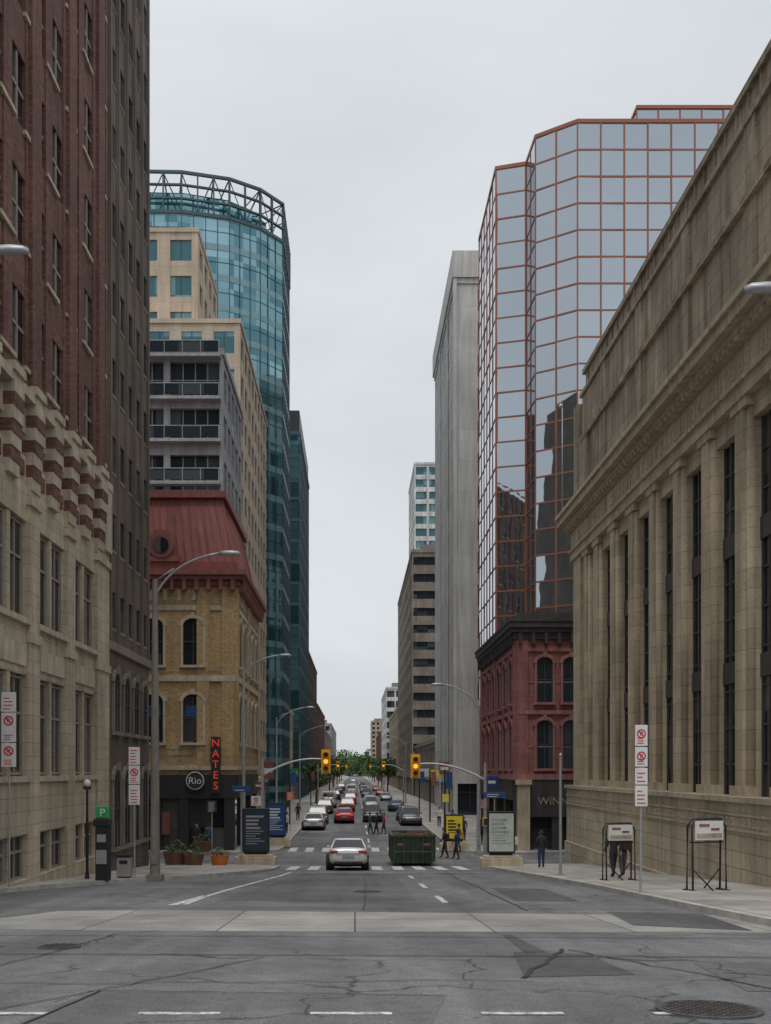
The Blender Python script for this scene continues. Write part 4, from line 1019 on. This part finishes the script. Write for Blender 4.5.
person(5.15,57.2,1.4,cb,cb,1.75,.2,bag='dark',onroad=True,lean=.06); person(6.3,60.8,1.2,cg,cn,1.7,.16); person(5.7,56.2,1.3,cn,cb,1.7,.18,onroad=True)
person(2.3,79.5,1.6,cr,cb,1.68,.18,onroad=True); person(1.2,80,-1.5,cg,cn,1.7,.18,onroad=True); person(1.7,78.6,1.5,cb,cb,1.75,.18,onroad=True)
person(-9.0,61.5,0,cbl,cn,1.72,.16); person(-9.7,61.3,3.0,cb,cg,1.7,.1); person(-5.4,78,0,cw,cb,1.7,.18); person(7.6,70,3.1,cn,cb,1.7,.18); person(8,82,0,cg,cb,1.7,.18); person(-5.6,98,0,cb,cb,1.7,.18)
person(-6.3,73,3.1,cr,cn,1.7,.18); person(7.4,88,3.1,cw,cn,1.7,.18); person(8.3,66,0,cb,cb,1.72,.16); person(-5.9,85,3.1,cg,cb,1.7,.18)
def banner_post(x,y,c):
    e=root('banner_post',(x,y,gz(y)+.13)); a=M(); a.tube([(0,0,0),(0,0,5)],[.08,.06],8); a.tube([(0,0,4.8),(.6,0,4.8)],.02,6); a.tube([(0,0,3.5),(.6,0,3.5)],.02,6); a.build('post',mt['dark'],e)
    a=M(); a.box(.1,.58,-.01,.01,3.52,4.78); a.build('banner',mt[c],e)
for x,y,c in((-6.0,92,'signblue'),(7.0,78,'signblue'),(7.2,96,'redtrim'),(7.2,112,'signblue'),(-6.2,140,'redtrim')): banner_post(x,y,c)
def blade(x,y,z,w_,h,c,side):
    e=root('hanging_shop_sign',(x,y,z)); a=M(); a.box(min(0,w_*side),max(0,w_*side),-.08,.08,0,h); a.build('panel',mt[c],e,bevel=.02)
    a=M(); a.box(min(.15*side,(w_-.15)*side),max(.15*side,(w_-.15)*side),-.09,-.081,h*.35,h*.6); a.build('lettering',mt['signwhite'],e)
    a=M(); a.tube([(-side*.3,0,h+.12),(side*w_,0,h+.12)],.03,6); a.build('bracket',mt['dark'],e)
for x,y,z,w_,h,c,s in((-7.2,71,-1.4,.9,.6,'redtrim',1),(-10.3,84,-1,1.5,1,'signblue',1),(-10.5,99,-1.6,1.5,1.0,'signyel',1),(-10.5,112,-1,1.4,2,'redtrim',1),(9.7,68,-1.2,.8,.8,'signblue',-1),(10.7,113,-.5,1.2,1.4,'redtrim',-1),(10.7,125,-1,1.3,1,'signyel',-1),(11.1,150,-1,1.4,1.2,'signwhite',-1),(-10,150,-1,1.5,1.2,'signgreen',1),(-9.9,210,-1,1.8,1.6,'signred',1)): blade(x,y,z,w_,h,c,s)
# ---------------------------------------------------------------- trees
def leafcloud(a,c,rx,rz,n,q):
    blobs=[(Vector((R(-.6,.6)*rx,R(-.6,.6)*rx,R(-.5,.6)*rz)),R(.3,.55)) for _ in range(9)]
    for i in range(n):
        b_,r=random.choice(blobs); v=Vector((random.gauss(0,1),random.gauss(0,1),random.gauss(0,1))).normalized()*R(.5,1.05)*r
        p=Vector(c)+b_+Vector((v.x*rx,v.y*rx,v.z*rz)); s=q*R(.6,1.3)
        u=Vector((R(-1,1),R(-1,1),R(-1,1))).normalized(); w_=u.cross(Vector((R(-1,1),R(-1,1),R(.2,1)))).normalized()
        a.quad([p-u*s,p-w_*s*.7,p+u*s,p+w_*s*.7])
def tree(x,y,h):
    e=root('street_tree',(x,y,gz(y)+.1)); a=M(); a.tube([(0,0,0),(0.05,0,h*.3),(0,.1,h*.6)],[.2,.15,.07],8)
    for k in range(6):
        t=k*1.05; a.tube([(0.03,0,h*(.3+.04*k)),(math.cos(t)*h*.12,math.sin(t)*h*.12,h*(.5+.03*k)),(math.cos(t)*h*.22,math.sin(t)*h*.22,h*(.66+.03*k))],[.08,.05,.02],6)
    a.build('trunk_and_limbs',mt['bark'],e)
    a=M(); leafcloud(a,(0,0,h*.68),h*.33,h*.34,900,h*.035); a.build('crown',mt['leaf'],e,recalc=False)
for x,y,h in((-5.8,150,6.5),(-6,235,8),(-6.2,290,9),(-6.2,345,9),(7.5,230,8),(7.5,280,8),(7.8,335,9),(-6.3,400,10),(7.8,400,10),(-6.3,460,10),(7.8,455,10)): tree(x,y,h)
a=M()
for i in range(60):
    leafcloud(a,(-60+i*2.1+R(-2,2),R(760,960),gz(900)+R(5,12)),R(8,12),R(8,13),420,1.0)
for i in range(16):
    leafcloud(a,(R(-12,-6) if i%2 else R(8,15),R(560,700),gz(900)+R(5,9)),R(4,6),R(5,7),300,.6)
a.build('distant_trees',mt['leaf'],recalc=False)
print('verts',sum(len(m.vertices) for m in bpy.data.meshes))
